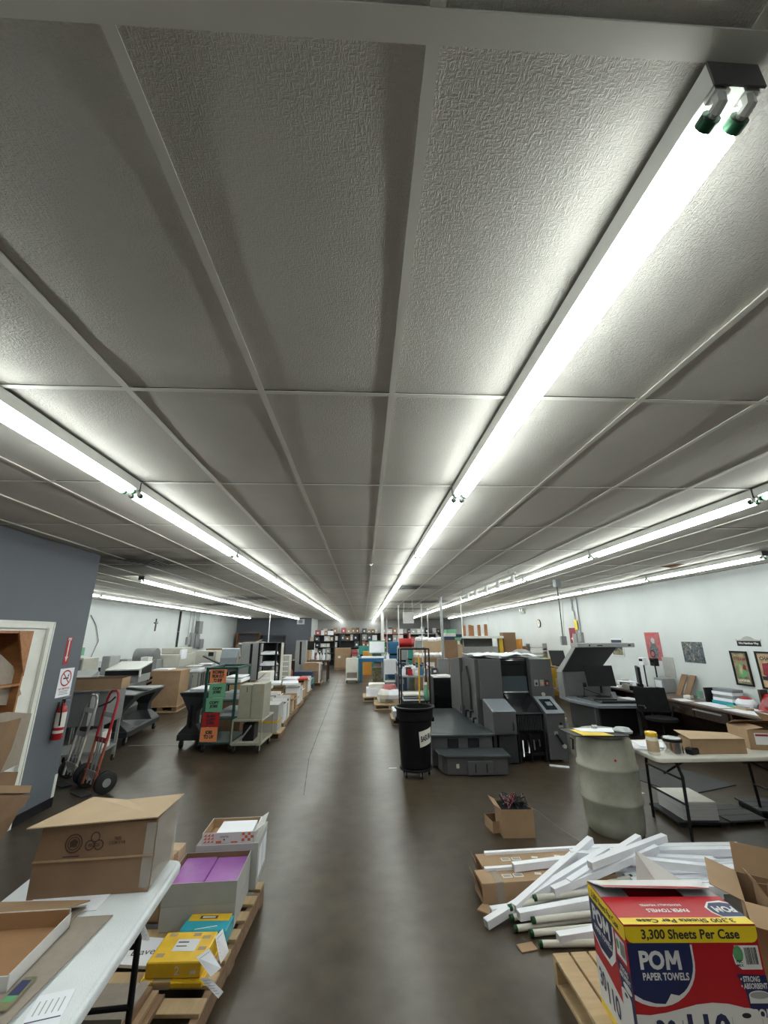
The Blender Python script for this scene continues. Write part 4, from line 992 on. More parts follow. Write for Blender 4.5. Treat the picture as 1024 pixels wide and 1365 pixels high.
# ---- plastic barrel
t = T('plastic_barrel', 'grimy off-white plastic barrel beside the folding table', 'barrel', (2.60, 4.79, 0))
MB().lathe([(.0, 0), (.24, .0), (.265, .03), (.278, .12), (.282, .27), (.294, .285), (.296, .31), (.283, .33), (.288, .45), (.286, .57), (.298, .585), (.299, .61), (.284, .63), (.280, .74), (.268, .83), (.245, .875), (.22, .885), (.0, .885)], 40).build('drum', 'barrel', t, smooth=True)
MB().lathe([(.22, .88), (.25, .885), (.25, .905), (.235, .915), (.215, .91)], 40).build('rim', 'barrel', t, smooth=True)
flat(disc(0, 0, .012, .012, 10), 'red', t, frame((-.06, -.2835, .70), (1, -.2, 0), (0, 0, 1)), .004, 'sticker')
text('EVR', .09, .03, 'grey_board', t, frame((.19, -.225, .78), (.75, .62, 0), (0, 0, 1)))
t = T('clipboard', 'black tray with a yellow pad and papers on the barrel', 'tray', (2.50, 4.63, .918), R(-4))
MB().slab([(-.33, -.14, .0), (.22, -.16, .004), (.24, .20, .004), (-.36, .20, .0)], .008).build('tray', 'black', t)
MB().slab([(-.24, -.13, .010), (.06, -.15, .010), (-.02, .12, .012), (-.27, .12, .010)], .005).build('yellow_pad', 'pom_yellow', t)
MB().slab([(-.20, .02, .017), (.12, -.04, .018), (.20, .16, .018), (-.22, .17, .017)], .004).build('papers', 'paper', t)
MB().tube([(-.02, .15, .035), (.03, .15, .035)], .02, 10).build('clip', 'galv', t)
t = T('rag_bundle', 'grey plastic wrap bundled on top of the barrel', 'rag', (2.76, 4.67, .918)); 
MB().lathe([(0, 0), (.09, 0), (.10, .02), (.07, .045), (.0, .05)], 9).build('wrap', 'galv', t, smooth=True)
# ---- folding table on the right
folding_table('ivory folding table behind the heap with jars and cartons', 3.79, 4.76, R(-1), 1.74, .74, 'plastic_ivory')
t = T('paper_stack', 'loose white papers beside the yellow lidded jar', 'paper', (3.05, 4.80, TT), R(-15))
B('paper', 'paper', t, -.15, .13, -.13, .14, 0, .012); B('paper', 'paper', t, -.05, .24, -.05, .20, .012, .020)
t = T('plastic_jar', 'tall white jar with yellow lid on the ivory table', 'jar', (2.98, 4.54, TT))
MB().lathe([(0, 0), (.052, 0), (.055, .01), (.055, .15), (.05, .165), (0, .165)], 20).build('body', 'paper_warm', t, smooth=True)
MB().lathe([(.0, .165), (.053, .165), (.056, .17), (.056, .20), (.05, .207), (0, .207)], 20).build('lid', 'ream_yellow', t, smooth=True)
MB().lathe([(.0557, .03), (.0557, .13)], 20).build('label', 'kraft_pale', t, smooth=True)
t = T('steel_can', 'shiny steel can with black rim on the ivory table', 'can', (3.20, 4.55, TT))
MB().lathe([(0, 0), (.085, 0), (.085, .12), (0, .12)], 24).build('body', 'chrome', t, smooth=True)
MB().lathe([(.088, .115), (.090, .12), (.090, .14), (.082, .142), (.082, .115)], 24).build('rim', 'black', t, smooth=True)
MB().lathe([(.0, .135), (.080, .135), (.080, .15), (0, .155)], 16).build('contents', 'clearish', t, smooth=True)
t = T('small_camera', 'small black clamp lamp lying beside the steel can', 'tool', (3.37, 4.52, TT), R(20))
B('body', 'black', t, -.06, .06, -.04, .04, 0, .06, .012); MB().tube([(.05, 0, .035), (.11, 0, .04)], .03, 12).build('head', 'black', t, smooth=True)
t = T('cardboard_box', 'long low brown carton lying on the ivory table', 'box', (3.66, 4.58, TT), R(-3))
MB().box(-.29, .27, -.085, .10, 0, .135).build('body', 'kraft', t, .003); MB().slab([(-.295, -.09, .137), (.27, -.09, .135), (.26, .11, .15), (-.31, .12, .18)], .005).build('lid_flap', 'kraft_pale', t)
t = T('cardboard_box', 'open carton with red and white label at the table end', 'box', (4.34, 4.75, TT), R(-12))
carton_parts(t, .42, .34, .19, m='kraft', inner='kraft_dark', flaps={'b': 22, 'r': 50, 'l': 8}, fl=.17)
Xo = frame((-.08, -.1703, .10), (1, 0, 0), (0, 0, 1)); flat(rect(-.07, .07, -.05, .06), 'pom_white', t, Xo, .0006, 'label'); flat(rect(-.06, .06, .03, .05), 'wine_print', t, Xo, .001, 'label_band')
t = carton('brown carton standing on the floor beyond the table end', (4.30, 4.12, 0), R(4), .42, .42, .80, m='kraft', closed=True, tape=True)
# ---- floor items under the table
t = T('platform_scale', 'low black platform under the paper stack', 'platform', (3.56, 4.95, 0), R(-4)); B('plate', 'black', t, -.28, .24, -.20, .32, .03, .055, .004)
for sx in (-.22, .18):
    for sy in (-.15, .26): B('foot', 'rubber', t, sx-.03, sx+.03, sy-.03, sy+.03, 0, .03)
t = T('paper_stack', 'thick block of white paper on the black platform', 'paper', (3.56, 4.98, .0555), R(-4))
B('block', 'paper_edge', t, -.19, .17, -.18, .24, 0, .155, .001); B('top_sheets', 'paper_warm', t, -.19, .17, -.18, .24, .1552, .165, .001)
t = T('floor_mat', 'dark rubber mat tile on the floor behind the paper stack', 'mat', (4.35, 6.2, 0), R(18)); B('mat', 'mat_grey', t, -.55, .45, -.45, .45, 0, .010, .003)
for i, (x, y, a_, l) in enumerate(((4.02, 4.98, 3, 'grey slatted platform right of the paper stack'), (4.55, 5.10, -8, 'grey slatted platform at the right frame edge'))):
    t = T('floor_platform', l, 'platform', (x, y, 0), R(a_))
    for k in range(3): B('slat', 'mat_grey', t, -.21, .21, -.20+k*.135, -.07+k*.135, .035+.02*i, .055+.02*i, .003)
    for sx in (-.16, .16): B('runner', 'black', t, sx-.025, sx+.025, -.18, .18, 0, .0349+.02*i)
t = T('paper_sheet', 'single white sheet on the floor under the ivory table', 'paper', (3.42, 5.75, 0), R(10)); B('sheet', 'paper_warm', t, -.16, .12, -.05, .06, 0, .002)
# ================================================================ MIDDLE RIGHT
# ---- trash bin
t = T('trash_bin', 'large black wheeled trash bin with white BASURA sign in the aisle', 'trash bin', (.77, 6.62, 0))
MB().lathe([(.0, .115), (.20, .115), (.215, .13), (.235, .50), (.25, .72), (.27, .74), (.272, .86), (.285, .87), (.30, .885), (.30, .905), (.275, .91), (.262, .90), (.25, .80), (.19, .16), (.0, .155)], 28).build('bin_body', 'bin_black', t, smooth=True)
for s in (-1, 1): MB().box(s*.262-.02, s*.262+.02, -.06, .06, .70, .76).build('handle', 'bin_black', t, .006)
MB().lathe([(.0, .085), (.23, .085), (.235, .10), (.23, .114), (0, .114)], 24).build('dolly', 'black', t, smooth=True)
for k in range(5):
    a = R(-90+72*k+20); caster(t, .19*math.cos(a), .19*math.sin(a), .038, .086, .025)
mb = MB()
vs = []; n = 8
def bend(a0, a1, z0, z1, r, sk=0): return [(r*math.sin(R(a0+(a1-a0)*k/n)), -r*math.cos(R(a0+(a1-a0)*k/n)), z0+sk*k/n) for k in range(n+1)]
lo = bend(10, 62, .40, 0, .2385, .045); hi = bend(6, 62, .60, 0, .2455, .045)
mb.add(lo+hi, [(k, k+1, n+2+k, n+1+k) for k in range(n)]); mb.build('sign_paper', 'paper_warm', t)
# curved lettering
me_t = text('BASURA', 1, 1, 'ink', t, Matrix.Identity(4), bold=.04)
for v in me_t.data.vertices:
    a = R(36+v.co.x*46); rr_ = .2435; v.co = Vector((rr_*math.sin(a), -rr_*math.cos(a), .525+v.co.y*.075+v.co.x*.04))
MB().lathe([(0, .80), (.1, .84), (.2, .80), (.24, .79), (.0, .78)], 11).build('bin_liner', 'black_matte', t)
# ---- printing press
t = T('printing_press', 'dark grey offset printing press with operator step and side tower', 'machine', (2.1, 7.2, 0))
def P_(name, m, x0, x1, y0, y1, z0, z1, bev=.006, par=None, label=None):   # world coordinates
    return B(name, m, par or t, x0-2.1, x1-2.1, y0-7.2, y1-7.2, z0, z1, bev, label=label)
def L_(v): return (v[0]-2.1, v[1]-7.2, v[2])
TP = Matrix.Translation((-2.1, -7.2, 0))
# rear body
P_('main_body', 'press_dark', 2.35, 3.12, 7.75, 9.3, .08, 1.35)
P_('left_tower', 'press_grey', 1.98, 2.40, 7.62, 8.55, .40, 1.50)
MB().prism([(8.55, .42), (9.5, .42), (9.5, 1.40), (8.62, 1.48), (8.55, 1.48)], 1.92, 2.35, 'x', T=TP).build('feeder_housing', 'press_grey', t, .006)
MB().prism([(7.95, .62), (8.5, .62), (8.5, 1.2), (8.15, 1.35), (7.95, 1.05)], 1.94, 1.98, 'x', T=TP).build('side_guard', 'press_dark', t)
for (y, z) in ((7.72, .52), (7.9, .60), (8.25, .56), (8.6, .6)): MB().tube([L_((1.98, y, z)), L_((1.93, y, z)), L_((1.92, y, z-.10))], .018, 8).build('lever', 'black', t, smooth=True)
P_('right_tower', 'press_grey', 2.92, 3.30, 7.45, 8.9, .5, 1.50)
P_('tower_front', 'press_grey', 2.04, 2.42, 7.50, 7.66, .84, 1.50)
# black bay between towers
P_('upper_bay', 'black_gloss', 2.42, 2.92, 7.60, 7.78, .90, 1.50)
MB().box(2.44, 2.90, 7.57, 7.60, 1.40, 1.48, T=TP).build('bay_rail', 'black_gloss', t, .01)
MB().slab([L_((2.45, 7.59, .96)), L_((2.89, 7.59, .96)), L_((2.89, 7.62, 1.30)), L_((2.45, 7.62, 1.30))], .012).build('bay_window', 'glass_panel', t)
MB().tube([L_((2.45, 7.57, .95)), L_((2.89, 7.57, .95))], .014, 8).build('bay_roller', 'steel', t, smooth=True)
MB().slab([L_((2.45, 7.10, .68)), L_((2.90, 7.10, .68)), L_((2.90, 7.58, .92)), L_((2.45, 7.58, .92))], .025).build('delivery_cover', 'black_gloss', t, .004)
MB().slab([L_((2.50, 7.17, .732)), L_((2.85, 7.17, .732)), L_((2.85, 7.50, .90)), L_((2.50, 7.50, .90))], .006).build('cover_window', 'screen', t)
MB().slab([L_((2.45, 7.08, .675)), L_((2.90, 7.08, .675)), L_((2.90, 7.10, .70)), L_((2.45, 7.10, .70))], .02).build('cover_lip', 'black', t)
for k in range(13): P_('ribbed_slat', 'dark_plastic', 2.455+k*.034, 2.475+k*.034, 7.10, 7.13, .45, .66, .002)
P_('slat_backing', 'black', 2.45, 2.90, 7.13, 7.15, .42, .67)
P_('delivery_bay', 'black_matte', 2.42, 2.92, 7.16, 7.74, .02, .42)
MB().box(2.44, 2.47, 7.0, 7.2, .02, .45, T=TP).box(2.86, 2.89, 7.0, 7.2, .02, .45, T=TP).box(2.47, 2.86, 7.05, 7.10, .1, .14, T=TP).box(2.63, 2.65, 7.0, 7.12, .03, .4, T=TP).build('pile_frame', 'black', t)
for k in range(4): MB().tube([L_((2.5+.09*k, 6.98, .10+.05*k)), L_((2.55+.09*k, 7.12, .3))], .012, 6).build('rod', 'steel', t)
# left hood cabinet with pale top
MB().prism([(6.95, .42), (7.52, .42), (7.52, .87), (6.95, .74)], 2.05, 2.42, 'x', T=TP).build('left_cabinet', 'press_grey', t, .006)
MB().slab([L_((2.05, 6.94, .741)), L_((2.42, 6.94, .741)), L_((2.42, 7.44, .856)), L_((2.05, 7.44, .856))], .012).build('sloped_top', 'press_light', t, .003)
MB().tube([L_((2.36, 6.945, .60)), L_((2.36, 6.93, .58)), L_((2.36, 6.93, .50)), L_((2.36, 6.945, .48))], .009, 6).build('handle', 'black', t, smooth=True)
P_('cabinet_door', 'press_grey', 2.065, 2.405, 6.942, 6.95, .44, .72, .002)
# right console
MB().prism([(7.0, .05), (7.6, .05), (7.6, .90), (7.45, .90), (6.98, .70)], 2.92, 3.22, 'x', T=TP).build('console', 'press_grey', t, .006)
MB().slab([L_((2.915, 6.97, .702)), L_((3.225, 6.97, .702)), L_((3.225, 7.42, .89)), L_((2.915, 7.42, .89))], .012).build('console_panel', 'press_light', t, .003)
MB().slab([L_((2.96, 7.05, .751)), L_((3.15, 7.05, .751)), L_((3.15, 7.33, .867)), L_((2.96, 7.33, .867))], .004).build('display', 'screen', t)
MB().slab([L_((3.03, 7.15, .797)), L_((3.12, 7.15, .797)), L_((3.12, 7.25, .838)), L_((3.03, 7.25, .838))], .0035).build('display_window', 'press_light', t)
P_('button_plate', 'machine_grey', 3.10, 3.18, 6.985, 6.998, .50, .60, .002); P_('button', 'black', 3.12, 3.16, 6.975, 6.985, .54, .575, .002)
P_('small_plate', 'machine_grey', 2.94, 2.97, 6.99, 6.999, .48, .56, .002)
MB().tube([L_((3.05, 7.0, .40)), L_((3.05, 6.96, .40)), L_((3.14, 6.95, .25)), L_((3.14, 6.93, .25))], .018, 8).build('crank', 'black', t, smooth=True)
MB().tube([L_((3.14, 6.96, .25)), L_((3.14, 6.92, .25))], .03, 10).build('crank_knob', 'machine_beige', t)
P_('hand_plate', 'machine_grey', 3.02, 3.08, 6.985, 6.999, .40, .45, .002)
# tower buttons
for i, (x, m_) in enumerate(((3.00, 'machine_grey'), (3.10, 'machine_grey'), (3.19, 'orange_red'))):
    P_('switch_plate', m_ if i < 2 else 'dark_plastic', x-.035, x+.035, 7.44, 7.449, 1.06, 1.16, .002); P_('switch', ('black', 'amber', 'orange_red')[i], x-.015, x+.015, 7.43, 7.44, 1.08, 1.12, .002)
MB().tube([L_((3.10, 7.45, .93)), L_((3.10, 7.42, .93))], .03, 12).build('knob', 'machine_beige', t)
# platform and step
P_('platform_deck', 'tread', 1.04, 2.02, 6.88, 9.2, .42, .45, .004)
mb = MB()
for k in range(38):
    mb.box(1.08, 1.94, 6.93+k*.06, 6.945+k*.06, .45, .454, T=TP)
o = mb.build('tread_ribs', 'tread', t); o['kind'] = 'stuff'
P_('platform_side', 'press_grey', 1.06, 2.0, 6.92, 9.15, .02, .42)
for x in (1.30, 1.62): P_('side_socket', 'black_gloss', x, x+.17, 6.905, 6.925, .27, .39, .003)
MB().loft([[L_((x, y, z)) for x, y in ((1.12, 6.62), (1.18, 6.52), (2.12, 6.46), (2.14, 6.90), (1.10, 6.90))] for z in (.235, .26)]).build('step_tread', 'tread', t, .003)
MB().loft([[L_((x, y, z)) for x, y in ((1.16, 6.66), (1.22, 6.56), (2.08, 6.50), (2.10, 6.90), (1.14, 6.90))] for z in (.01, .235)]).build('step_base', 'press_grey', t, .003)
P_('drawer_front', 'press_grey', 1.50, 1.86, 6.475, 6.52, .02, .19, .003)
for x in (1.60, 1.76): P_('drawer_slot', 'black', x, x+.012, 6.468, 6.476, .05, .16, .001)
P_('warning_label', 'machine_beige', 1.34, 1.38, 6.512, 6.53, .10, .15, .0)
MB().box(2.10, 2.13, 7.0, 7.05, .02, .42, T=TP).build('post', 'press_dark', t)
MB().loft([[L_((x, y, z)) for x, y in ((2.04, 7.5), (2.42, 7.5), (2.42, 7.0), (2.05, 7.0))] for z in (.02, .42)]).build('plinth', 'press_dark', t)
P_('crossbeam', 'press_dark', 2.42, 2.92, 7.6, 8.0, .42, .9)
# cloth on top
t2 = T('dust_sheet', 'crumpled white dust sheet spread over the press top', 'sheet', (2.62, 8.1, 1.504))
n = 14; random.seed(3); vs = []; fs = []
for j in range(n+1):
    for i in range(n+1):
        x = -.60+1.15*i/n; y = -.52+1.1*j/n
        edge = max(abs(i/n-.5), abs(j/n-.5))
        vs.append((x+random.uniform(-.02, .02), y+random.uniform(-.02, .02)+(.05*math.sin(i*.9) if j in (0, n) else 0), .012+random.uniform(0, .035)+.03*math.sin(i*.8)*math.cos(j*.7)*(1-edge)+.03))
for j in range(n):
    for i in range(n): q = j*(n+1)+i; fs.append((q, q+1, q+n+2, q+n+1))
o = MB().add(vs, fs).build('cloth', 'sheet_cloth', t2, smooth=True); md = o.modifiers.new('s', 'SOLIDIFY'); md.thickness = .006
t2.location.z = 1.49
t3 = T('waste_canister', 'grey metal canister standing at the right side of the press', 'canister', (3.44, 7.62, 0))
MB().lathe([(0, 0), (.10, 0), (.11, .02), (.11, .44), (.085, .47), (.085, .49), (0, .49)], 20).build('body', 'grey_paint', t3, smooth=True); MB().lathe([(0, .49), (.095, .49), (.095, .53), (0, .535)], 18).build('lid', 'machine_beige', t3, smooth=True)
MB().tube([(.1, -.03, .22), (.14, -.05, .2), (.12, -.06, .05)], .014, 6).build('hose', 'black', t3, smooth=True)
t3 = T('rag_pile', 'dark oily rag on the floor right of the press', 'rag', (3.62, 7.15, 0))
MB().lathe([(0, 0), (.17, 0), (.15, .04), (.07, .06), (0, .055)], 9).build('rag', 'soot', t3, smooth=True)
t3 = T('paper_sheet', 'white paper wedge on the floor under the press console', 'paper', (2.98, 6.85, 0), R(-25)); B('sheet', 'paper', t3, -.14, .14, -.03, .03, 0, .012)
# ---- scanner / viewing desk
t = T('viewing_station', 'grey proofing station with hooded arm on a black cabinet', 'desk', (5.05, 9.1, 0))
def V_(name, m, x0, x1, y0, y1, z0, z1, bev=.006, par=None): return B(name, m, par or t, x0-5.05, x1-5.05, y0-9.1, y1-9.1, z0, z1, bev)
def VL(x, y, z): return (x-5.05, y-9.1, z)
V_('cabinet', 'dark_plastic', 4.62, 5.50, 8.62, 9.7, .02, .50)
V_('cabinet_front', 'black', 4.70, 5.44, 8.61, 8.62, .04, .49, .002)
V_('cabinet_post', 'press_grey', 4.60, 4.66, 8.60, 8.66, .0, .50); V_('cabinet_post', 'press_grey', 5.44, 5.50, 8.60, 8.66, .0, .50)
MB().loft([[VL(x, y, z) for x, y in ((4.62, 8.50), (5.72, 8.42), (5.72, 9.95), (4.52, 9.95), (4.45, 9.3))] for z in (.51, .575)]).build('desk_top', 'press_light', t, .01)
MB().loft([[VL(x, y, z) for x, y in ((4.80, 8.70), (5.66, 8.62), (5.66, 9.6), (4.75, 9.6))] for z in (.575, .60)]).build('raised_table', 'press_grey', t, .004)
MB().tube([VL(4.80, 8.66, .61), VL(5.68, 8.58, .61)], .02, 8).build('front_bar', 'black', t, smooth=True)
# C-shaped arm: back panel + slanted hood side + head
MB().prism([(9.75, .575), (9.85, .575), (9.85, 1.08), (9.75, 1.08)], 4.60, 5.65, 'x', T=Matrix.Translation((-5.05, -9.1, 0))).build('back_panel', 'grey_paint', t, .004)
MB().slab([VL(4.48, 9.55, .58), VL(4.48, 9.85, .58), VL(4.48, 9.85, 1.12), VL(4.46, 9.55, 1.10)], .03).build('side_panel', 'grey_paint', t, .003)
MB().slab([VL(4.46, 9.85, 1.08), VL(5.45, 9.85, 1.08), VL(5.75, 9.45, 1.64), VL(4.75, 9.45, 1.64)], .03).build('hood', 'press_grey', t, .003)
MB().slab([VL(4.46, 9.60, 1.08), VL(4.46, 9.86, 1.08), VL(4.74, 9.46, 1.66), VL(4.74, 9.30, 1.66)], .02).build('hood_side', 'grey_paint', t, .003)
V_('light_head', 'machine_grey', 4.72, 6.02, 9.18, 9.52, 1.63, 1.72, .01)
V_('head_slot', 'black', 5.16, 5.28, 9.172, 9.18, 1.66, 1.68, .001); V_('head_knob', 'black', 4.97, 5.0, 9.17, 9.18, 1.655, 1.69, .001); V_('head_slot', 'dark_plastic', 5.86, 5.92, 9.172, 9.18, 1.65, 1.69, .001)
m2 = T('computer_monitor', 'black computer monitor on the proofing station', 'monitor', (5.22, 9.35, .601), R(-8))
MB().slab([(-.30, -.03, .22), (.29, -.03, .22), (.27, .02, .64), (-.33, .02, .64)], .035).build('panel', 'black', m2, .004)
MB().slab([(-.285, -.0315, .235), (.275, -.0315, .235), (.255, .0175, .625), (-.315, .0175, .625)], -.002).build('screen', 'screen', m2)
MB().tube([(0, .04, .3), (0, .06, .08)], .02, 8).build('stand_arm', 'black', m2, smooth=True); B('stand_base', 'black', m2, -.12, .12, -.08, .1, 0, .015, .004)
m2 = T('desk_lamp', 'black jointed lamp left of the monitor', 'lamp', (4.85, 9.45, .601)); MB().tube([(0, 0, .01), (.02, 0, .16), (.16, -.1, .10), (.3, -.15, .05)], .010, 6).build('arm', 'black', m2, smooth=True)
MB().tube([(0, 0, .24), (.06, -.02, .24)], .045, 12).build('head', 'black', m2); B('base', 'black', m2, -.05, .05, -.05, .05, 0, .012); MB().tube([(.02, 0, .16), (.03, 0, .24)], .008, 6).build('arm', 'black', m2)
m2 = T('measuring_gauge', 'teal faced handheld gauge standing before the monitor', 'tool', (5.26, 9.0, .601)); MB().slab([(-.05, -.02, 0), (.05, -.02, 0), (.04, .03, .14), (-.06, .03, .14)], .02).build('body', 'grey_paint', m2); MB().slab([(-.035, -.019, .05), (.03, -.019, .05), (.02, .022, .125), (-.045, .022, .125)], -.004).build('face', 'green_sign', m2)
m2 = T('paper_sheet', 'printed sheet on the right of the proofing table', 'paper', (5.60, 9.05, .602), R(10)); B('sheet', 'paper', m2, -.10, .16, -.2, .2, 0, .006)
m2 = T('keyboard', 'black scanning bar lying across the proofing table', 'keyboard', (5.0, 8.92, .601), R(-4)); B('body', 'black', m2, -.22, .24, -.03, .03, 0, .025, .004)
# ---- office chair
t = T('office_chair', 'black office chair with printed shirt hung over its back', 'chair', (5.42, 8.0, 0), R(-12))
MB().slab([(-.29, .05, .50), (.27, .05, .50), (.27, .14, .93), (-.29, .14, .93)], .05).build('backrest', 'black_matte', t, .02, seg=2)
MB().lathe([(.0, .40), (.22, .40), (.26, .43), (.25, .47), (.0, .485)], 18, T=Matrix.Translation((0, -.2, 0))).build('seat', 'black_matte', t, smooth=True)
MB().tube([(0, -.2, .10), (0, -.2, .41)], .03, 10).build('gas_post', 'black', t)
for k in range(5):
    a = R(72*k+10); MB().tube([(0, -.2, .10), (.27*math.cos(a), -.2+.27*math.sin(a), .07)], .02, 8, rs=[.03, .016]).build('leg', 'black', t, smooth=True)
    MB().tube([(.27*math.cos(a)-.012, -.2+.27*math.sin(a), .03), (.27*math.cos(a)+.012, -.2+.27*math.sin(a), .03)], .03, 12).build('caster', 'rubber', t, smooth=True)
MB().tube([(0, .02, .42), (0, .12, .45), (0, .13, .6)], .022, 8).build('back_post', 'black', t, smooth=True)
for s in (-1, 1): MB().tube([(s*.24, -.05, .44), (s*.29, -.06, .64), (s*.28, -.25, .66), (s*.28, -.32, .62)], .016, 8).build('armrest', 'black', t, smooth=True)
for i in range(4): flat(rect(-.18+.02*i, .16-.03*(i % 2), .34-.05*i, .352-.05*i), 'grey_board', t, frame((0, .045, .55), (1, 0, 0), (0, .2, 1)), .008, 'shirt_print')
# ---- long dark desk along the right wall
t = T('long_desk', 'long dark wooden desk running along the right wall', 'desk', (6.2, 8.0, 0))
DZT = .73
B('desk_top', 'brown_top', t, -.42, .43, -3.6, 2.9, DZT-.035, DZT, .004)
for y in (-3.5, -1.2, .95, 2.8): B('side_panel', 'dark_wood', t, -.38, .42, y-.02, y+.02, 0, DZT-.035)
B('back_panel', 'dark_wood', t, .40, .42, -3.5, 2.8, .05, DZT-.04)
for y0 in (-1.16, -.45): B('drawer', 'dark_wood', t, -.40, -.1, y0, y0+.68, .52, .68, .003)
o = B('keyboard_tray', 'machine_grey', t, -.415, -.40, -1.05, -.45, .63, .655, .002)
random.seed(31)
def dpaper(label, x, y, rz, a, b_, h=.004, m='paper'):
    q = T('paper_sheet', label, 'paper', (x, y, DZT+.0005), R(rz)); B('sheet', m, q, -a/2, a/2, -b_/2, b_/2, 0, h)
dpaper('white paper at the near end of the wall desk', 6.02, 6.62, 5, .3, .7); dpaper('second white paper along the wall desk edge', 6.05, 7.35, -3, .3, .6); dpaper('small white paper below the red cup display', 6.3, 6.9, 12, .2, .3)
dpaper('white paper pile at the far end of the wall desk', 6.1, 9.6, 9, .4, .5, .05); dpaper('white paper pile on the far desk corner', 6.4, 10.3, -6, .3, .4, .08)
for i, y in enumerate((8.62, 8.40)):
    q = T('cardboard_tube', ('left','right')[i]+' of two brown cardboard strips leaning at the wall', 'cardboard', (6.42, y, DZT+.0005)); MB().slab([(-.05, -.075, 0), (-.05, .075, 0), (.19, .10, .38), (.19, -.05, .38)], .02).build('strip', 'kraft_dark', q)
q = T('desk_organizer', 'clear acrylic tray of paper goods on the wall desk', 'organizer', (6.42, 7.85, DZT+.0005)); B('tray', 'galv', q, -.12, .14, -.22, .22, 0, .03); B('divider', 'clearish', q, -.12, .14, -.22, -.21, .03, .2)
for k in range(5): B('divider', ('paper_warm', 'machine_beige', 'paper', 'galv', 'green_sign')[k], q, -.10, .12, -.17+.08*k, -.13+.08*k, .03, .12+.02*(k % 3))
q = T('blue_box_stack', 'stack of pale blue boxes on the wall desk', 'box', (6.40, 7.45, DZT+.0005), R(5))
for k in range(5): B('box_layer', ('ream_teal', 'paper', 'galv', 'paper', 'press_light')[k], q, -.13+.01*k, .12, -.2+.01*(k % 2), .2-.02*(k % 3), .05*k, .05*k+.048, .002)
q = T('binder', 'black binder standing beside the blue boxes', 'binder', (6.34, 7.70, DZT+.0005)); B('cover', 'black', q, -.14, .16, -.02, .02, 0, .24, .002)
q = T('red_bag', 'crumpled red and white plastic bag on the desk', 'bag', (6.40, 7.10, DZT+.0005)); MB().lathe([(0, 0), (.13, 0), (.16, .06), (.12, .12), (.05, .15), (0, .14)], 9).build('bag', 'paper', q, smooth=True); MB().lathe([(.10, .11), (.09, .14), (.04, .165), (0, .16)], 9).build('red_wrap', 'red', q, smooth=True)
q = T('red_display', 'red desk stand with papers against the right wall', 'organizer', (6.42, 6.72, DZT+.0005)); MB().slab([(-.08, -.13, 0), (-.08, .13, 0), (.10, .13, .24), (.10, -.13, .24)], .03).build('front', 'red', q); MB().slab([(-.07, -.09, .06), (-.07, .07, .06), (.05, .05, .20), (.05, -.09, .20)], -.01).build('label', 'wine_print', q); B('stand', 'dark_wood', q, .03, .16, .13, .17, 0, .30)
q = T('desk_phone', 'black desk phone at the near desk end', 'phone', (6.35, 6.25, DZT+.0005)); B('base', 'black', q, -.12, .12, -.1, .1, 0, .06, .01); MB().tube([(-.08, -.06, .08), (-.08, .1, .08)], .022, 8).build('handset', 'black', q, smooth=True)
q = T('laptop_riser', 'dark laptop at the near end of the wall desk', 'laptop', (6.28, 5.9, DZT+.0005)); B('base', 'black', q, -.16, .1, -.18, .18, 0, .02, .003); MB().slab([(.1, -.18, .02), (.1, .18, .02), (.18, .18, .25), (.18, -.18, .25)], .012).build('screen_lid', 'black', q)
q = T('rock_tray', 'small brown tray of parts below the red stand', 'tray', (6.14, 6.92, DZT+.006)); B('tray', 'kraft_pale', q, -.06, .08, -.14, .1, 0, .03, .004); B('parts', 'galv', q, -.03, .05, -.1, .06, .03, .045, .004)
q = T('monitor_shelf', 'black desktop monitor with a document clipped on, behind the chair', 'monitor', (6.15, 9.45, DZT+.0005), R(62)); B('stand', 'black', q, -.1, .1, -.06, .06, 0, .12); B('panel', 'black', q, -.28, .28, -.03, .02, .12, .48, .004); B('document', 'paper', q, -.24, .10, -.033, -.03, .17, .42)
for i, (x, y, l, m_) in enumerate(((6.42, 9.6, 'white card reader perched above the black monitor', 'paper'), (6.44, 9.25, 'black card reader above the monitor', 'black'))):
    q = T('card_reader', l, 'device', (x, y, DZT+.0005)); B('post', 'black', q, -.01, .01, -.01, .01, 0, .50); B('body', m_, q, -.05, .05, -.08, .08, .50, .66, .006); B('lens', 'black_gloss', q, -.055, -.05, -.06, .06, .58, .63)
q = T('label_printer', 'small grey printer beside the black monitor', 'printer', (6.40, 8.98, DZT+.0005)); B('body', 'machine_grey', q, -.14, .14, -.14, .14, 0, .28, .01); B('panel', 'paper', q, -.145, -.14, -.1, .1, .10, .24)
q = T('wall_papers', 'grey printed sheet pinned on wall behind the black monitor', 'paper', (WR-.001, 9.1, 1.0)); MB().box(-.008, 0, -.17, .17, 0, .42).build('sheet', 'grey_board', q)
for i in range(6):
    q = T('desk_clutter_box', ('small grey box', 'small black box', 'cream tray', 'small white box', 'black stapler box', 'grey tray')[i]+' among clutter at the far end of the desk', 'box', (6.05+.09*(i % 3), 9.85+.17*i, DZT+.09 if i in (0,) else DZT+.0005))
    q.location = (5.92+.0*i, 9.0+.28*i, DZT+.0005) if i < 3 else (6.45, 9.95+.27*(i-3), DZT+.0005) if i != 4 else (6.15, 10.0, DZT+.0005)
    B('box', ('machine_grey', 'black', 'machine_beige', 'paper', 'black', 'grey_board')[i], q, -.07, .07, -.09, .09, 0, .07+.02*(i % 3), .004)
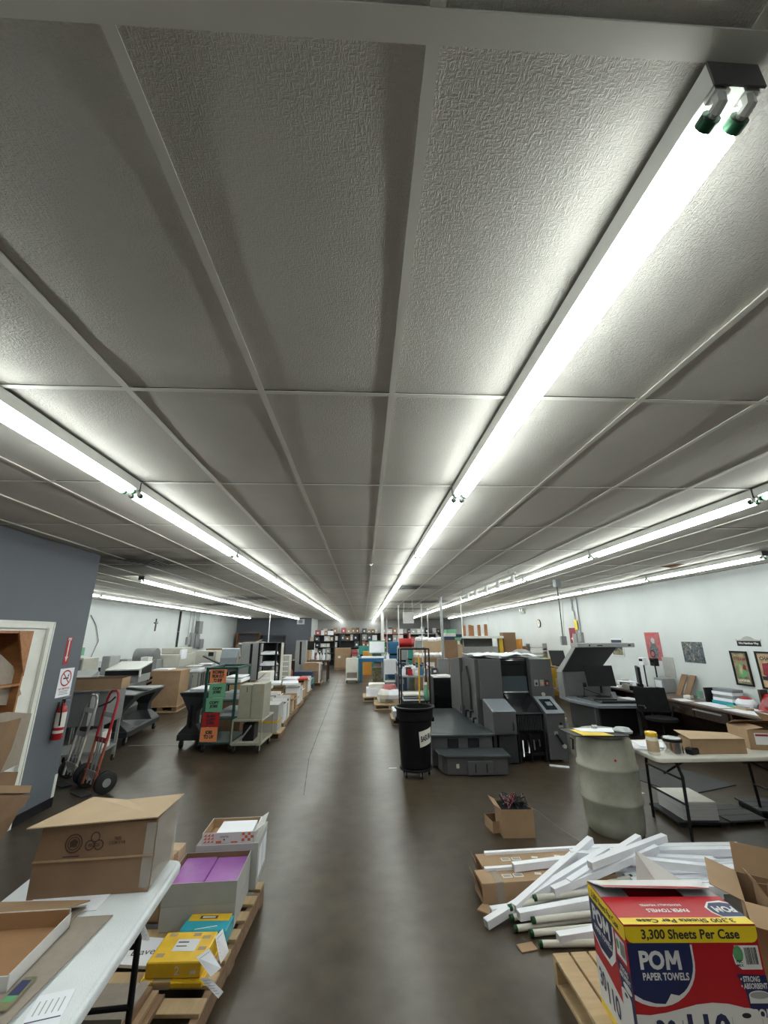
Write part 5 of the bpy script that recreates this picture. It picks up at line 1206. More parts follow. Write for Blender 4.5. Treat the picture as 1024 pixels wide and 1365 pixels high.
for i, (x, y, a_, l, m_, dx, dy, dz) in enumerate(((5.95, 9.9, 15, 'open white booklet on the far part of the wall desk', 'paper', .2, .15, .02), (6.0, 10.35, -20, 'grey keyboard at the far end of the wall desk', 'machine_grey', .09, .22, .025),
        (5.98, 8.95, 8, 'white printed form on the desk behind the chair', 'paper', .14, .1, .006), (5.95, 7.95, -12, 'loose white sheet at the desk edge before the strips', 'paper', .12, .16, .004),
        (6.22, 8.15, 25, 'small cream note block beside the brown strips', 'paper_warm', .06, .06, .05), (6.18, 7.12, -8, 'green and white packet below the red bag', 'green_sign', .06, .08, .025))):
    q = T('desk_item', l, 'stationery', (x, y, DZT+.0005), R(a_)); B('body', m_, q, -dx, dx, -dy, dy, 0, dz, .002)
q = T('file_box', 'grey bin on the floor under the desk by the chair', 'box', (6.02, 9.25, 0)); B('bin', 'dark_plastic', q, -.12, .12, -.2, .2, 0, .34, .006)
# ---- yellow cabinet with shelf bench
t = T('yellow_cabinet', 'mustard yellow work cabinet behind the press', 'cabinet', (5.75, 14.2, 0))
B('body', 'yellow_paint', t, -.55, .5, -.5, .5, .05, 1.12, .01); B('top', 'yellow_paint', t, -.6, .55, -.55, .55, 1.12, 1.16, .004); B('door', 'yellow_paint', t, -.5, -.02, -.515, -.5, .1, 1.08, .004)
t = T('wooden_bench', 'wooden shelf bench with brown boxes behind the proofing station', 'shelf', (6.05, 12.35, 0))
B('top', 'pine_dark', t, -.45, .5, -.9, .9, .95, 1.0, .004); B('shelf', 'pine_dark', t, -.42, .5, -.88, .88, .32, .36, .004)
for sx in (-.42, .44):
    for sy in (-.86, .80): B('leg', 'yellow_paint', t, sx, sx+.06, sy, sy+.06, 0, .95)
for i in range(4):
    q = carton(('pale carton', 'orange brown carton', 'white carton', 'tan carton')[i]+' on the lower shelf of the wooden bench', (5.90+.1*(i % 2), 11.75+.38*i, .3605), R(7*i), .28, .26, .22+.05*(i % 2), m=('kraft_pale', 'kraft', 'white_board', 'kraft_pale')[i], closed=True)
q = T('computer_monitor', 'black tilted monitor on the wooden bench', 'monitor', (5.85, 12.6, 1.0005), R(-30)); MB().slab([(-.2, -.1, .02), (.22, -.1, .02), (.14, .1, .42), (-.28, .1, .42)], .04).build('panel', 'black', q); B('stand', 'black', q, -.1, .1, -.1, .12, 0, .03)
q = T('blue_bag', 'bright blue bag on the wooden bench', 'bag', (6.15, 12.0, 1.0005)); MB().lathe([(0, 0), (.13, 0), (.16, .12), (.10, .26), (0, .27)], 8).build('bag', 'blue_paint', q, smooth=True)
# things on the yellow cabinet and behind: dish rack, boxes
q = T('wire_organizer', 'pale green wire organizer above the yellow cabinet', 'organizer', (5.9, 14.3, 1.1605)); 
for k in range(4): B('tier', ('green_sign', 'machine_grey', 'paper', 'galv')[k], q, -.3, .3, -.15, .15, .10*k, .10*k+.02)
for sx in (-.3, .28): B('side_frame', 'galv', q, sx, sx+.02, -.15, .15, 0, .45)
q = T('black_speaker', 'small black box left of the green organizer', 'box', (5.3, 14.2, 1.1605)); B('case', 'black', q, -.13, .13, -.12, .12, 0, .26, .006)
q = carton('tall brown carton between organizer and black box', (5.57, 14.45, 1.1605), 0, .14, .2, .36, m='kraft_dark', closed=True)
# ---- racks and boxes behind the press: grey hood machine + amber posts
t = T('grey_cabinet', 'pale grey hooded machine seen over the press', 'machine', (4.15, 15.5, 0))
B('body', 'machine_grey', t, -.75, .65, -.5, .5, .0, 1.5, .01); B('hood', 'fixture', t, -.95, .85, -.6, .6, 1.78, 1.86, .006); B('back', 'machine_grey', t, -.8, .7, .3, .5, 1.5, 1.78); B('side', 'press_light', t, -.95, -.8, -.5, .5, .9, 1.78); B('side', 'yellow_paint', t, .70, .84, -.5, -.3, 1.2, 1.78)
for i, u in enumerate((619, 627, 630, 639, 648)):
    p = PY(u, 845, 15.6); q = T('wood_post', 'orange brown post %s from the left over the grey hood' % ('first', 'second', 'third', 'fourth', 'fifth')[i], 'post', (p.x, 15.6, 1.8605)); B('post', 'ply_orange', q, -.05, .05, -.05, .05, 0, (.38, .40, .38, .40, .42)[i])
q = carton('tall brown carton standing right of the grey hooded machine', (5.28, 15.3, 0), 0, .45, .4, 1.98, m='kraft_dark', closed=True)
q = T('amber_drum', 'amber bin between carton and right wall', 'bin', (5.72, 15.6, 0)); MB().lathe([(0, 0), (.17, 0), (.19, 1.7), (.2, 1.74), (0, 1.74)], 16).build('body', 'amber', q, smooth=True)
q = T('tarp_cover', 'grey covered round drum behind the press top', 'bin', (4.9, 13.1, 0)); MB().lathe([(0, 0), (.35, 0), (.36, 1.2), (.3, 1.38), (.15, 1.46), (0, 1.47)], 16).build('drum', 'grey_paint', q, smooth=True)

# ================================================================ AISLE RIGHT
def cart_frame(t, w, d, h, m, shelves, r=.014, deck=None, wheel=.05):
    for sx in (-1, 1):
        for sy in (-1, 1): MB().tube([(sx*w/2, sy*d/2, wheel*2), (sx*w/2, sy*d/2, h)], r, 8).build('post', m, t)
    for z in shelves: B('shelf', deck or m, t, -w/2, w/2, -d/2, d/2, z, z+.02, .002)
    MB().tube([(-w/2, -d/2, h), (w/2, -d/2, h), (w/2, d/2, h), (-w/2, d/2, h), (-w/2, -d/2, h)], r, 8).build('top_rail', m, t)
    for sx in (-1, 1):
        for sy in (-1, 1): caster(t, sx*(w/2-.03), sy*(d/2-.05), wheel, wheel*2, .03)
t = T('rolling_rack', 'black framed rolling rack behind the trash bin', 'rack', (1.13, 9.65, 0))
cart_frame(t, .62, .55, 1.62, 'black', (.14, .55), .016)
q = T('film_roll', 'red rolled film lying on top of the black rolling rack', 'roll', (.95, 9.6, 1.637)); MB().tube([(-.14, 0, .11), (.13, 0, .11)], .10, 18).build('roll', 'red', q, smooth=True); MB().tube([(.13, 0, .11), (.19, 0, .11)], .09, 18).build('core_end', 'pink_print', q, smooth=True); B('support', 'kraft', q, -.1, .12, -.05, .05, 0, .03)
q = T('grey_box', 'small grey box beside the red film roll', 'box', (1.25, 9.6, 1.637)); B('case', 'galv', q, -.07, .07, -.08, .08, 0, .16, .006)
B('top_bracket', 'black', t, -.31, .31, -.2, .2, 1.61, 1.634)
q = T('paper_trays', 'pale file trays on the lower rack shelf', 'tray', (1.11, 9.6, .5705))
for k in range(3): B('tray', ('paper', 'machine_grey', 'paper_warm')[k], q, -.24, .2, -.2, .2, .05*k, .05*k+.03, .003)
q = T('spray_bottle', 'pale green spray bottle on the rack shelf', 'bottle', (1.38, 9.55, .5705)); MB().lathe([(0, 0), (.05, 0), (.055, .15), (.03, .24), (.02, .30), (0, .31)], 12).build('bottle', 'green_sign', q, smooth=True); MB().box(-.05, .02, -.015, .015, .3, .35).build('trigger', 'paper', q)
q = T('yellow_pole', 'yellow broom handle leaning on the black rolling rack', 'pole', (1.19, 9.26, 0)); MB().tube([(0, 0, .03), (.02, .09, 1.5)], .016, 8).build('handle', 'ream_yellow', q); B('broom_head', 'black', q, -.15, .15, -.03, .03, 0, .05)
q = T('equipment_case', 'black equipment case hanging low inside the rack', 'case', (1.11, 9.65, .1605)); B('case', 'black', q, -.26, .26, -.22, .22, 0, .34, .008)
t = T('black_cabinet', 'black cabinet strewn with papers behind the press platform', 'cabinet', (1.88, 10.5, 0)); B('body', 'black', t, -.24, .22, -.35, .35, 0, .95, .006); B('door', 'black_gloss', t, -.22, .20, -.358, -.35, .05, .9, .002)
q = T('paper_pile', 'white papers heaped on the black cabinet', 'paper', (1.87, 10.45, .9505)); B('sheet', 'paper', q, -.2, .18, -.25, .25, 0, .02); MB().box(-.15, .2, -.2, .15, .02, .04, T=Matrix.Rotation(R(12), 4, 'Z')).build('sheet', 'paper_warm', q)
for i, (x, y, z1, m_, l) in enumerate(((2.32, 11.2, .82, 'blue_paint', 'blue plastic drum left of the press feeder'), (2.62, 11.4, .75, 'wine_print', 'dark red bin beside the blue drum'), (2.35, 10.2, .50, 'paper', 'white bucket in front of the blue drum'))):
    q = T('drum', l, 'bin', (x, y, 0)); MB().lathe([(0, 0), (.15, 0), (.17, .05), (.17, z1-.06), (.18, z1-.03), (.18, z1), (0, z1)], 16).build('body', m_, q, smooth=True)
    MB().lathe([(0, z1+.0), (.13, z1), (.12, z1+.07), (.04, z1+.1), (0, z1+.09)], 8).build('contents', 'paper', q)
# low white pallet stacks along the aisle
t = pallet('low pallet with white paper blocks behind the trash bin', (1.05, 10.38, 0), 0, .8, .7, .12, m='kraft_pale', bd='pine_dark')
q = T('paper_stack', 'flat white paper block on the pallet behind the trash bin', 'paper', (1.05, 10.38, .1205)); B('block', 'paper_edge', q, -.36, .36, -.3, .3, 0, .14, .002); B('top_sheet', 'paper', q, -.36, .36, -.3, .3, .1405, .15)
t = pallet('low pallet with crumpled white sacks along the aisle', (.72, 12.4, 0), 0, .8, .9, .12, bd='pine')
q = T('sack_pile', 'white plastic sacks with pink print on the aisle pallet', 'sack', (.72, 12.4, .1205)); random.seed(8)
for k in range(5): MB().lathe([(0, 0), (.2, .0), (.23, .1), (.15, .22), (0, .24)], 8, T=Matrix.Translation((random.uniform(-.12, .12), random.uniform(-.25, .25), .12*(k//2)))).build('sack', ('paper', 'sheet_cloth', 'paper_warm', 'paper', 'pink_print')[k], q, smooth=True)
t = pallet('second low pallet further along the aisle edge', (.35, 13.8, 0), 0, .7, .8, .12, bd='pine')
q = T('paper_stack', 'white paper reams on the second aisle pallet', 'paper', (.38, 13.8, .1205)); B('block', 'paper', q, -.28, .3, -.3, .3, 0, .22, .004); B('block', 'paper_warm', q, -.2, .3, -.25, .3, .221, .34, .004)
# blue desk + white carts
t = T('blue_desk', 'bright blue workbench with white papers in the far aisle', 'desk', (.42, 19.2, 0))
B('desk_top', 'blue_paint', t, -.6, .6, -.5, .5, .80, .95, .006)
for sx in (-.58, .46):
    for sy in (-.48, .36): B('leg', 'blue_paint', t, sx, sx+.12, sy, sy+.12, 0, .8)
q = T('paper_pile', 'white papers covering the blue workbench', 'paper', (.42, 19.2, .9505)); B('sheet', 'paper', q, -.5, .5, -.42, .42, 0, .05)
q = T('screen_board', 'pale green viewing board standing on the blue workbench', 'screen', (.62, 19.55, .9505)); B('board', 'green_sign', q, -.38, .38, -.03, .03, .16, .72, .004); B('panel', 'paper', q, -.34, .34, -.035, -.03, .2, .68); B('foot', 'dark_plastic', q, -.2, .2, -.1, .1, 0, .16)
q = T('green_bin', 'olive bin under the blue workbench', 'bin', (.62, 19.3, 0)); B('bin', 'olive_print', q, -.2, .2, -.2, .2, 0, .55, .006)
def white_cart(l, x, y, mcover):
    t = T('white_cart', l, 'cart', (x, y, 0)); cart_frame(t, .48, .6, .95, 'fixture', (.12,), .018)
    MB().slab([(-.25, -.31, .42), (.25, -.31, .42), (.24, -.31, .98), (-.24, -.31, .98)], .01).build('draped_cover', mcover, t)
    B('top', 'fixture', t, -.24, .24, -.3, .3, .95, .97)
white_cart('white cart with draped map paper left of the blue workbench', -.48, 18.6, 'paper_warm'); white_cart('white panelled cart right of the blue workbench', 1.10, 17.6, 'paper')
q = T('detergent_bottle', 'white bottle on the right white cart', 'bottle', (1.0, 17.6, .9705)); MB().lathe([(0, 0), (.06, 0), (.06, .14), (.02, .2), (.02, .25), (0, .25)], 10).build('bottle', 'paper', q, smooth=True)
for i, (x, y, w_, h_, m_, l) in enumerate(((1.45, 20.5, .6, 1.6, 'blue_paint', 'tall bright blue machine beyond the workbench'), (1.5, 16.5, .42, 1.5, 'machine_grey', 'grey machine panel behind the film rack'), (1.3, 15.0, .35, 1.0, 'dark_blue', 'dark blue cabinet in the aisle clutter'), (2.3, 19.6, .7, 1.3, 'teal', 'dark green machine beyond the aisle clutter'), (.1, 23.2, .9, 1.35, 'teal', 'green machine behind the pale viewing board'))):
    q = T('aisle_machine', l, 'machine', (x, y, 0)); B('body', m_, q, -w_/2, w_/2, -.4, .4, 0, h_*.62, .01); B('head', m_, q, -w_*.4, w_*.45, -.3, .35, h_*.62+.08, h_, .01); B('neck', 'black', q, -w_*.3, w_*.3, -.2, .3, h_*.62, h_*.62+.08)
    B('panel', 'paper' if i % 2 else 'machine_grey', q, -w_*.2, w_*.2, -.405, -.4, h_*.35, h_*.5)
for i, (x, y, z0, w_, h_, l) in enumerate(((2.52, 16.2, 0, 1.25, 1.1, 'wide brown gaylord carton topped with crumpled paper'), (2.85, 18.2, 0, 1.35, 1.65, 'taller brown gaylord carton behind the first one'))):
    q = carton(l, (x, y, 0), 0, w_, .9, h_, m=('kraft', 'kraft_pale')[i], closed=True)
    if i == 0: flat(rect(-.25, .1, .55, .95), 'paper', q, frame((0, -.4505, 0), (1, 0, 0), (0, 0, 1)), .001, 'label')
    c_ = T('crumpled_paper', ('crumpled white paper on the front gaylord carton', 'crumpled white paper on the rear gaylord carton')[i], 'paper', (x, y, h_+.0005)); random.seed(i)
    for k in range(9): MB().lathe([(0, 0), (.12, .0), (.15, .07), (.07, .14), (0, .15)], 6, T=Matrix.Translation((-w_/2+.15+k*(w_-.3)/8, random.uniform(-.25, .1), random.uniform(0, .04)))).build('crumpled_sheet', 'paper', c_)
for i in range(4):
    p = PY((601, 608, 646, 597)[i], 880, (14.0, 14.5, 17, 15)[i])
    q = carton(('cluttered brown carton stack', 'pink grey carton stack', 'orange crate stack', 'pale carton')[i]+' between the post and the grey hooded machine', (p.x, p.y, 0), 0, .42, .4, (1.75, 1.6, 1.7, 1.1)[i], m=('kraft_dark', 'kraft_pale', 'amber', 'paper_warm')[i], closed=True, tape=True)
    if i < 2:
        z = (1.75, 1.6)[i]
        for k in range(3): q2 = carton(('dark blue', 'white', 'pale green')[k]+' box stacked on the '+('brown', 'pink grey')[i]+' carton tower', (p.x+.03*k-.03, p.y, z+.0005+.11*k), R(5*k), .34, .3, .108, m=('dark_blue', 'white_board', 'green_sign')[(k+i) % 3], closed=True)
# ================================================================ MIDDLE LEFT
# ---- green rack with signs
t = T('rolling_rack', 'dark green rolling rack with five coloured job signs', 'rack', (-2.54, 8.42, 0))
W_, D_ = .52, .88
for sx in (-1, 1):
    for sy in (-1, 1): MB().box(sx*W_/2-.02, sx*W_/2+.02, sy*D_/2-.02, sy*D_/2+.02, .13, 1.36).build('post', 'green_metal', t)
for z in (.14, .52, .80, 1.08): B('shelf', 'green_metal', t, -W_/2, W_/2, -D_/2, D_/2, z, z+.02)
MB().box(-W_/2-.02, W_/2+.02, -D_/2-.02, -D_/2+.02, 1.34, 1.38).box(-W_/2-.02, W_/2+.02, D_/2-.02, D_/2+.02, 1.34, 1.38).box(-W_/2-.02, -W_/2+.02, -D_/2, D_/2, 1.34, 1.38).box(W_/2-.02, W_/2+.02, -D_/2, D_/2, 1.34, 1.38).build('top_frame', 'green_metal', t)
for sx in (-1, 1):
    for sy in (-1, 1): caster(t, sx*.23, sy*.36, .06, .13, .035)
Xs = frame((-.06, -D_/2-.022, 0), (1, 0, 0), (0, 0, 1))
for i, (z, s_, m_, tx, hh) in enumerate(((1.12, 0, 'orange_sign', 'INCOMING\nFROM OUT\nTO SHIP', .20), (.88, .01, 'green_sign', 'COPY\nJOBS', .12), (.65, -.02, 'green_sign', 'COPY\nJOBS', .12), (.41, -.05, 'red', 'RUSH\nCOPY\nJOBS', .17), (.18, -.06, 'orange_sign', 'JOBS\nTO UV', .13))):
    o = B('job_sign', m_, t, -.06-.145+s_, -.06+.145+s_, -D_/2-.025, -D_/2-.021, z, z+.225)
    text(tx, .17 if i else .21, hh, 'ink', t, frame((-.06+s_, -D_/2-.0255, z+.112), (1, 0, 0), (0, 0, 1)), bold=.06)
for i, z in enumerate((.5405, .8205, 1.1005)):
    q = T('paper_pile', 'white paper pile on the %s shelf of the green rack' % ('lower', 'middle', 'upper')[i], 'paper', (-2.46, 8.45, z)); B('sheet', 'paper', q, -.2, .22, -.3, .3, 0, .05+.02*(i == 1), .003); B('sheet', 'sheet_cloth', q, -.12, .2, -.2, .33, .072, .09, .003)
# ---- beige cart with upright file panels
t = T('platform_cart', 'beige metal platform cart carrying two upright beige panels', 'cart', (-1.98, 8.25, 0), R(-3))
B('deck', 'beige_metal', t, -.26, .26, -.38, .38, .13, .17, .004); B('shelf', 'beige_metal', t, -.26, .26, -.38, .38, .50, .53, .004)
for sx in (-1, 1):
    for sy in (-1, 1): B('post', 'beige_metal', t, sx*.25-.012, sx*.25+.012, sy*.37-.012, sy*.37+.012, .17, .50); caster(t, sx*.21, sy*.32, .055, .13, .035)
for i, (x0, x1, y0, y1, h_, l) in enumerate(((-.21, .02, -.30, .10, .55, 'left beige metal panel standing on the beige cart'), (.035, .25, -.34, .10, .57, 'right beige metal panel standing on the beige cart'))):
    q = T('metal_case', l, 'case', (-1.98, 8.25, .5305), R(-3)); B('case', 'beige_metal', q, x0, x1, y0, y1, 0, h_, .006); B('slot', 'black' if i == 0 else 'ream_yellow', q, (x0+x1)/2+.02, (x0+x1)/2+.03, y0-.002, y0, h_-.12, h_-.03)
q = T('dark_bundle', 'dark equipment bundle on the lower cart deck', 'equipment', (-2.0, 8.2, .1705)); B('case', 'black', q, -.1, .1, -.2, .1, 0, .27, .01); MB().tube([(-.12, -.25, .02), (.05, -.22, .25)], .015, 6).build('strap', 'steel', q)
# ---- utility carts with hourglass supports
def utility_cart(label, x, y, rz, w, d, h):
    t = T('utility_cart', label, 'cart', (x, y, 0), rz)
    MB().loft([[(-w/2, -d/2, h-.07), (w/2, -d/2, h-.07), (w/2, d/2, h-.07), (-w/2, d/2, h-.07)], [(-w/2-.03, -d/2-.03, h), (w/2+.03, -d/2-.03, h), (w/2+.03, d/2+.03, h), (-w/2-.03, d/2+.03, h)]]).build('top_tray', 'dark_plastic', t, .006)
    B('tray_surface', 'dark_plastic_top', t, -w/2, w/2, -d/2, d/2, h+.0005, h+.012, .003)
    B('bottom_tray', 'dark_plastic', t, -w/2, w/2, -d/2, d/2, .14, .24, .01); B('tray_surface', 'dark_plastic_top', t, -w/2+.02, w/2-.02, -d/2+.02, d/2-.02, .2405, .25)
    for s in (-1, 1):
        def sec(z, fx, a, b_): 
            y0, y1 = sorted((s*(d/2-a), s*(d/2-b_))); return [(-w*fx/2, y0, z), (w*fx/2, y0, z), (w*fx/2, y1, z), (-w*fx/2, y1, z)]
        MB().loft([sec(.25, .95, 0.0, .42), sec(.40, .36, .02, .20), sec(h-.32, .36, .02, .20), sec(h-.07, .95, 0, .42)]).build('end_support', 'dark_plastic', t, .008)
        MB().box(-.02, .02, s*(d/2)-.022, s*(d/2)+.0-.012, .35, h-.2).build('support_slot', 'black', t)
    for sx in (-1, 1):
        for sy in (-1, 1): caster(t, sx*(w/2-.06), sy*(d/2-.1), .065, .14, .04)
    return t
utility_cart('dark grey plastic utility cart left of the green rack', -3.10, 8.72, R(0), .44, .95, .93)
utility_cart('large dark grey plastic utility cart by the left machines', -4.72, 9.30, R(6), .62, 1.6, .86)
q = T('white_bag', 'white plastic bag on the lower tray of the left utility cart', 'bag', (-3.05, 8.72, .2505)); MB().lathe([(0, 0), (.1, 0), (.13, .12), (.07, .22), (0, .23)], 8).build('bag', 'paper', q, smooth=True)
q = T('paper_pile', 'white papers on top of the utility cart by the green rack', 'paper', (-3.08, 8.7, .9425)); B('sheet', 'paper', q, -.16, .2, -.3, .3, 0, .03)
q = T('metal_sheet', 'long pale metal sheet lying across the large utility cart', 'metal sheet', (-4.75, 9.4, .8725), R(-32)); MB().slab([(-.95, -.12, .0), (.75, -.12, .06), (.75, .14, .06), (-.95, .12, .0)], .015).build('sheet', 'machine_grey', q)
# ---- hand trucks
def hand_truck(label, x, y, rz, m_top, m_low, h=1.2, lean=.14):
    t = T('hand_truck', label, 'hand truck', (x, y, 0), rz)
    for s in (-1, 1):
        pts = [(s*.15, 0, .08), (s*.15, lean*.5, .6)]
        MB().tube(pts, .016, 8).build('rail', m_low, t, smooth=True)
    MB().tube([(-.15, lean*.5, .6), (-.15, lean*.92, h-.12), (-.12, lean*.97, h-.04), (-.06, lean, h), (.06, lean, h), (.12, lean*.97, h-.04), (.15, lean*.92, h-.12), (.15, lean*.5, .6)], .018, 8).build('handle_loop', m_top, t, smooth=True)
    for z in (.22, .60, .90): MB().slab([(-.15, lean*z-.012, z-.03), (.15, lean*z-.012, z-.03), (.15, lean*z-.008, z+.03), (-.15, lean*z-.008, z+.03)], .012).build('crossbar', m_top if z == .6 else 'steel', t)
    MB().tube([(-.05, .01, .1), (-.05, lean*.5, .62)], .010, 6).build('inner_rail', 'steel', t); MB().tube([(.05, .01, .1), (.05, lean*.5, .62)], .010, 6).build('inner_rail', 'steel', t)
    B('toe_plate', 'dark_plastic', t, -.16, .16, -.12, .0, .002, .014, .002)
    MB().tube([(-.25, .10, .13), (.25, .10, .13)], .012, 8).build('axle', 'steel', t)
    for s in (-1, 1):
        MB().tube([(s*.20, .10, .13), (s*.21, .10, .13), (s*.26, .10, .13), (s*.27, .10, .13)], .13, 24, rs=[.115, .13, .13, .115]).build('wheel', 'rubber', t, smooth=True)
        MB().tube([(s*.198, .10, .13), (s*.273, .10, .13)], .05, 14).build('hub', 'galv', t, smooth=True)
        MB().tube([(s*.15, .0, .25), (s*.18, .10, .13)], .012, 6).build('wheel_strut', m_low, t)
    return t
hand_truck('red hand truck with black wheels beyond the grey wall corner', -3.55, 6.22, R(-36), 'red_paint', 'rust_red', 1.2)
MB().tube([(-.3, .10, .98), (0, .10, 1.06), (.22, .05, 1.14)], .012, 6).build('bungee', 'black', bpy.data.objects['hand_truck'])
hand_truck('grey hand truck standing behind the red one', -4.05, 6.60, R(-36), 'steel', 'machine_beige', 1.1)
t = T('metal_cart', 'grey sheet metal cart under the long cardboard tray', 'cart', (-4.35, 7.35, 0), R(8))
B('cabinet', 'grey_paint', t, -.42, .34, -.35, .35, .62, 1.10, .006); B('white_stripe', 'fixture', t, .12, .22, -.353, -.35, .63, 1.09)
for sx in (-.40, .30):
    for sy in (-.33, .29): B('leg', 'machine_grey', t, sx, sx+.04, sy, sy+.04, .10, .62)
B('lower_shelf', 'machine_grey', t, -.40, .34, -.33, .33, .22, .25)
for sx in (-.38, .32):
    for sy in (-.3, .3): caster(t, sx, sy, .05, .10, .03)
B('top', 'galv', t, -.45, .37, -.38, .38, 1.10, 1.12, .003)
q = T('cardboard_tray', 'long low brown cardboard tray on the grey metal cart', 'box', (-4.35, 7.3, 1.1205), R(12)); carton_parts(q, .92, .42, .16, m='kraft', inner='kraft_dark')
q = T('storage_bin', 'white bin on the lower shelf of the grey metal cart', 'bin', (-4.2, 7.3, .2505)); B('bin', 'paper_warm', q, -.15, .15, -.2, .2, 0, .25, .01)
# ---- bench and machines along the left wall
def bench(label, x, y, rz, w, d, h, m='machine_grey', leg='galv', shelf=True):
    t = T('workbench', label, 'workbench', (x, y, 0), rz); B('top', m, t, -w/2, w/2, -d/2, d/2, h-.04, h, .004)
    for sx in (-1, 1):
        for sy in (-1, 1): B('leg', leg, t, sx*(w/2-.04)-.02, sx*(w/2-.04)+.02, sy*(d/2-.04)-.02, sy*(d/2-.04)+.02, 0, h-.04)
    if shelf: B('shelf', leg, t, -w/2+.03, w/2-.03, -d/2+.03, d/2-.03, .2, .23)
    return t
bench('long grey workbench under the left paper folders', -6.6, 10.9, R(4), 1.6, 3.6, .84)
bench('tall grey frame table right of the brown pallet carton', -5.28, 14.4, R(4), .66, 2.4, .9, 'galv', 'grey_paint')
bench('long metal table before the far grey wall', -5.2, 17.6, R(2), 1.3, 3.2, .88, 'galv', 'grey_paint')
q = T('folding_machine', 'beige ribbed cabinet machine nearest on the left bench', 'machine', (-6.75, 9.75, .8405), R(6)); B('cabinet', 'machine_beige', q, -.42, .18, -.35, .35, 0, .50, .012)
for k in range(5): B('vent_rib', 'machine_grey', q, .185, .195, -.3+.12*k, -.25+.12*k, .06, .44)
MB().prism([(-.30, .0), (.30, .0), (.30, .36), (-.30, .14)], .20, .80, 'x').build('sloped_hopper', 'machine_grey', q, .006); B('dark_slot', 'black', q, .23, .77, -.305, -.30, .02, .10)
q = T('crt_monitor', 'boxy beige monitor above the paper folders', 'monitor', (-6.75, 10.78, .8405), R(-20)); B('stand', 'black', q, -.15, .15, -.12, .12, 0, .22); B('case', 'machine_beige', q, -.22, .22, -.2, .2, .22, .60, .012); B('screen', 'grey_paint', q, -.18, .18, -.205, -.2, .26, .56)
q = T('paper_folder', 'grey paper folder with black mouth and white rim', 'machine', (-6.0, 11.3, .8405), R(8))
B('base', 'machine_grey', q, -.45, .45, -.4, .4, 0, .18, .01)
MB().prism([(-.45, .18), (.45, .18), (.45, .40), (-.45, .28)], -.30, .45, 'x').build('dark_mouth', 'black', q)
MB().slab([(-.30, -.46, .29), (.46, -.46, .29), (.46, .42, .43), (-.30, .42, .43)], .03).build('white_rim', 'fixture', q); MB().slab([(.46, -.46, .14), (.46, -.40, .14), (.46, -.40, .31), (.46, -.46, .31)], .03).build('rim_end', 'fixture', q)
B('tower', 'machine_grey', q, -.48, -.30, -.3, .3, .18, .62, .01); B('white_tray', 'paper', q, -.25, .2, -.5, -.41, .02, .12)
for i in range(3):
    q = T('document_tray', ('white upright tray left of the boxy monitor', 'grey control box right of the boxy monitor', 'white upright box right of the control box')[i], 'tray', (-6.95+.42*i*1.3, 11.95, .8405)); B('tray', ('paper', 'machine_grey', 'fixture')[i], q, -.1, .1, -.12, .12, 0, (.46, .5, .55)[i], .006); B('slot', 'black', q, -.06, .06, -.125, -.12, .2, .3)
q = T('wooden_pallet_carton', 'tall brown gaylord carton on pallet with striped hazard tape', 'box', (-5.42, 12.45, 0), R(6))
B('body', 'kraft', q, -.42, .42, -.42, .42, .14, 1.02, .006); B('lid', 'kraft', q, -.43, .43, -.43, .43, .98, 1.03, .004)
for sx in (-.36, 0, .36): B('pallet_block', 'pine_dark', q, sx-.06, sx+.06, -.42, .42, .02, .12)
B('pallet_deck', 'pine', q, -.44, .44, -.44, .44, .12, .139); B('pallet_base', 'pine', q, -.44, .44, -.44, .44, 0, .02)
for k in range(5):
    MB().slab([(-.41, -.4305, .30+.12*k), (-.28, -.4305, .36+.12*k), (-.28, -.4305, .42+.12*k), (-.41, -.4305, .36+.12*k)], .002).build('hazard_stripe', 'black' if k % 2 == 0 else 'black', q)
q = T('paper_pile', 'white papers lying on the tall brown gaylord carton', 'paper', (-5.48, 12.4, 1.0305)); B('sheet', 'paper', q, -.25, .15, -.25, .2, 0, .03)
q = T('booklet_maker', 'large grey and beige booklet machine with rounded hood', 'machine', (-6.50, 14.4, 0), R(3))
B('base', 'machine_grey', q, -.8, .5, -.6, 1.4, 0, .95, .01); B('panel', 'machine_beige', q, -.75, .5, -.1, 1.5, .95, 1.35, .02); MB().tube([(-.72, -.35, 1.30), (-.1, -.35, 1.30)], .26, 18).build('rounded_hood', 'grey_paint', q, smooth=True); B('front_panel', 'machine_grey', q, -.7, .0, -.55, -.1, .95, 1.22, .01)
B('upper_box', 'machine_beige', q, -.2, .45, .2, 1.2, 1.35, 1.55, .02); B('white_panel', 'paper', q, .46, .52, -.0, .5, 1.2, 1.5); B('dark_slot', 'black', q, -.5, -.3, -.555, -.55, 1.05, 1.15)
q = T('angled_feeder', 'white and blue grey angled feeder box on the metal table', 'machine', (-5.15, 16.9, .8805), R(12)); MB().prism([(-.5, 0), (.5, 0), (.5, .25), (0, .55), (-.5, .25)], -.3, .3, 'x').build('house_shaped_case', 'press_light', q, .006)
MB().slab([(-.32, 0, .56), (.34, 0, .56), (.34, .55, .24), (-.32, .55, .24)], .03).build('white_cover', 'paper', q); B('knob', 'black', q, -.31, -.30, -.1, .05, .2, .3)
MB().slab([(-.9, -.7, .32), (-.3, -.6, .02), (-.3, -.2, .02), (-.9, -.3, .32)], .04).build('black_chute', 'black', q)
q = T('cash_case', 'beige box with dark corner behind the angled feeder', 'box', (-6.32, 17.9, .0), R(3)); B('case', 'machine_beige', q, -.4, .4, -.4, .4, 0, 1.35, .01); B('dark_corner', 'black', q, .1, .3, -.41, -.4, 1.15, 1.3)
q = carton('long brown carton behind the beige box', (-6.3, 19.8, 0), 0, 1.5, .5, 1.38, m='kraft_dark', closed=True)
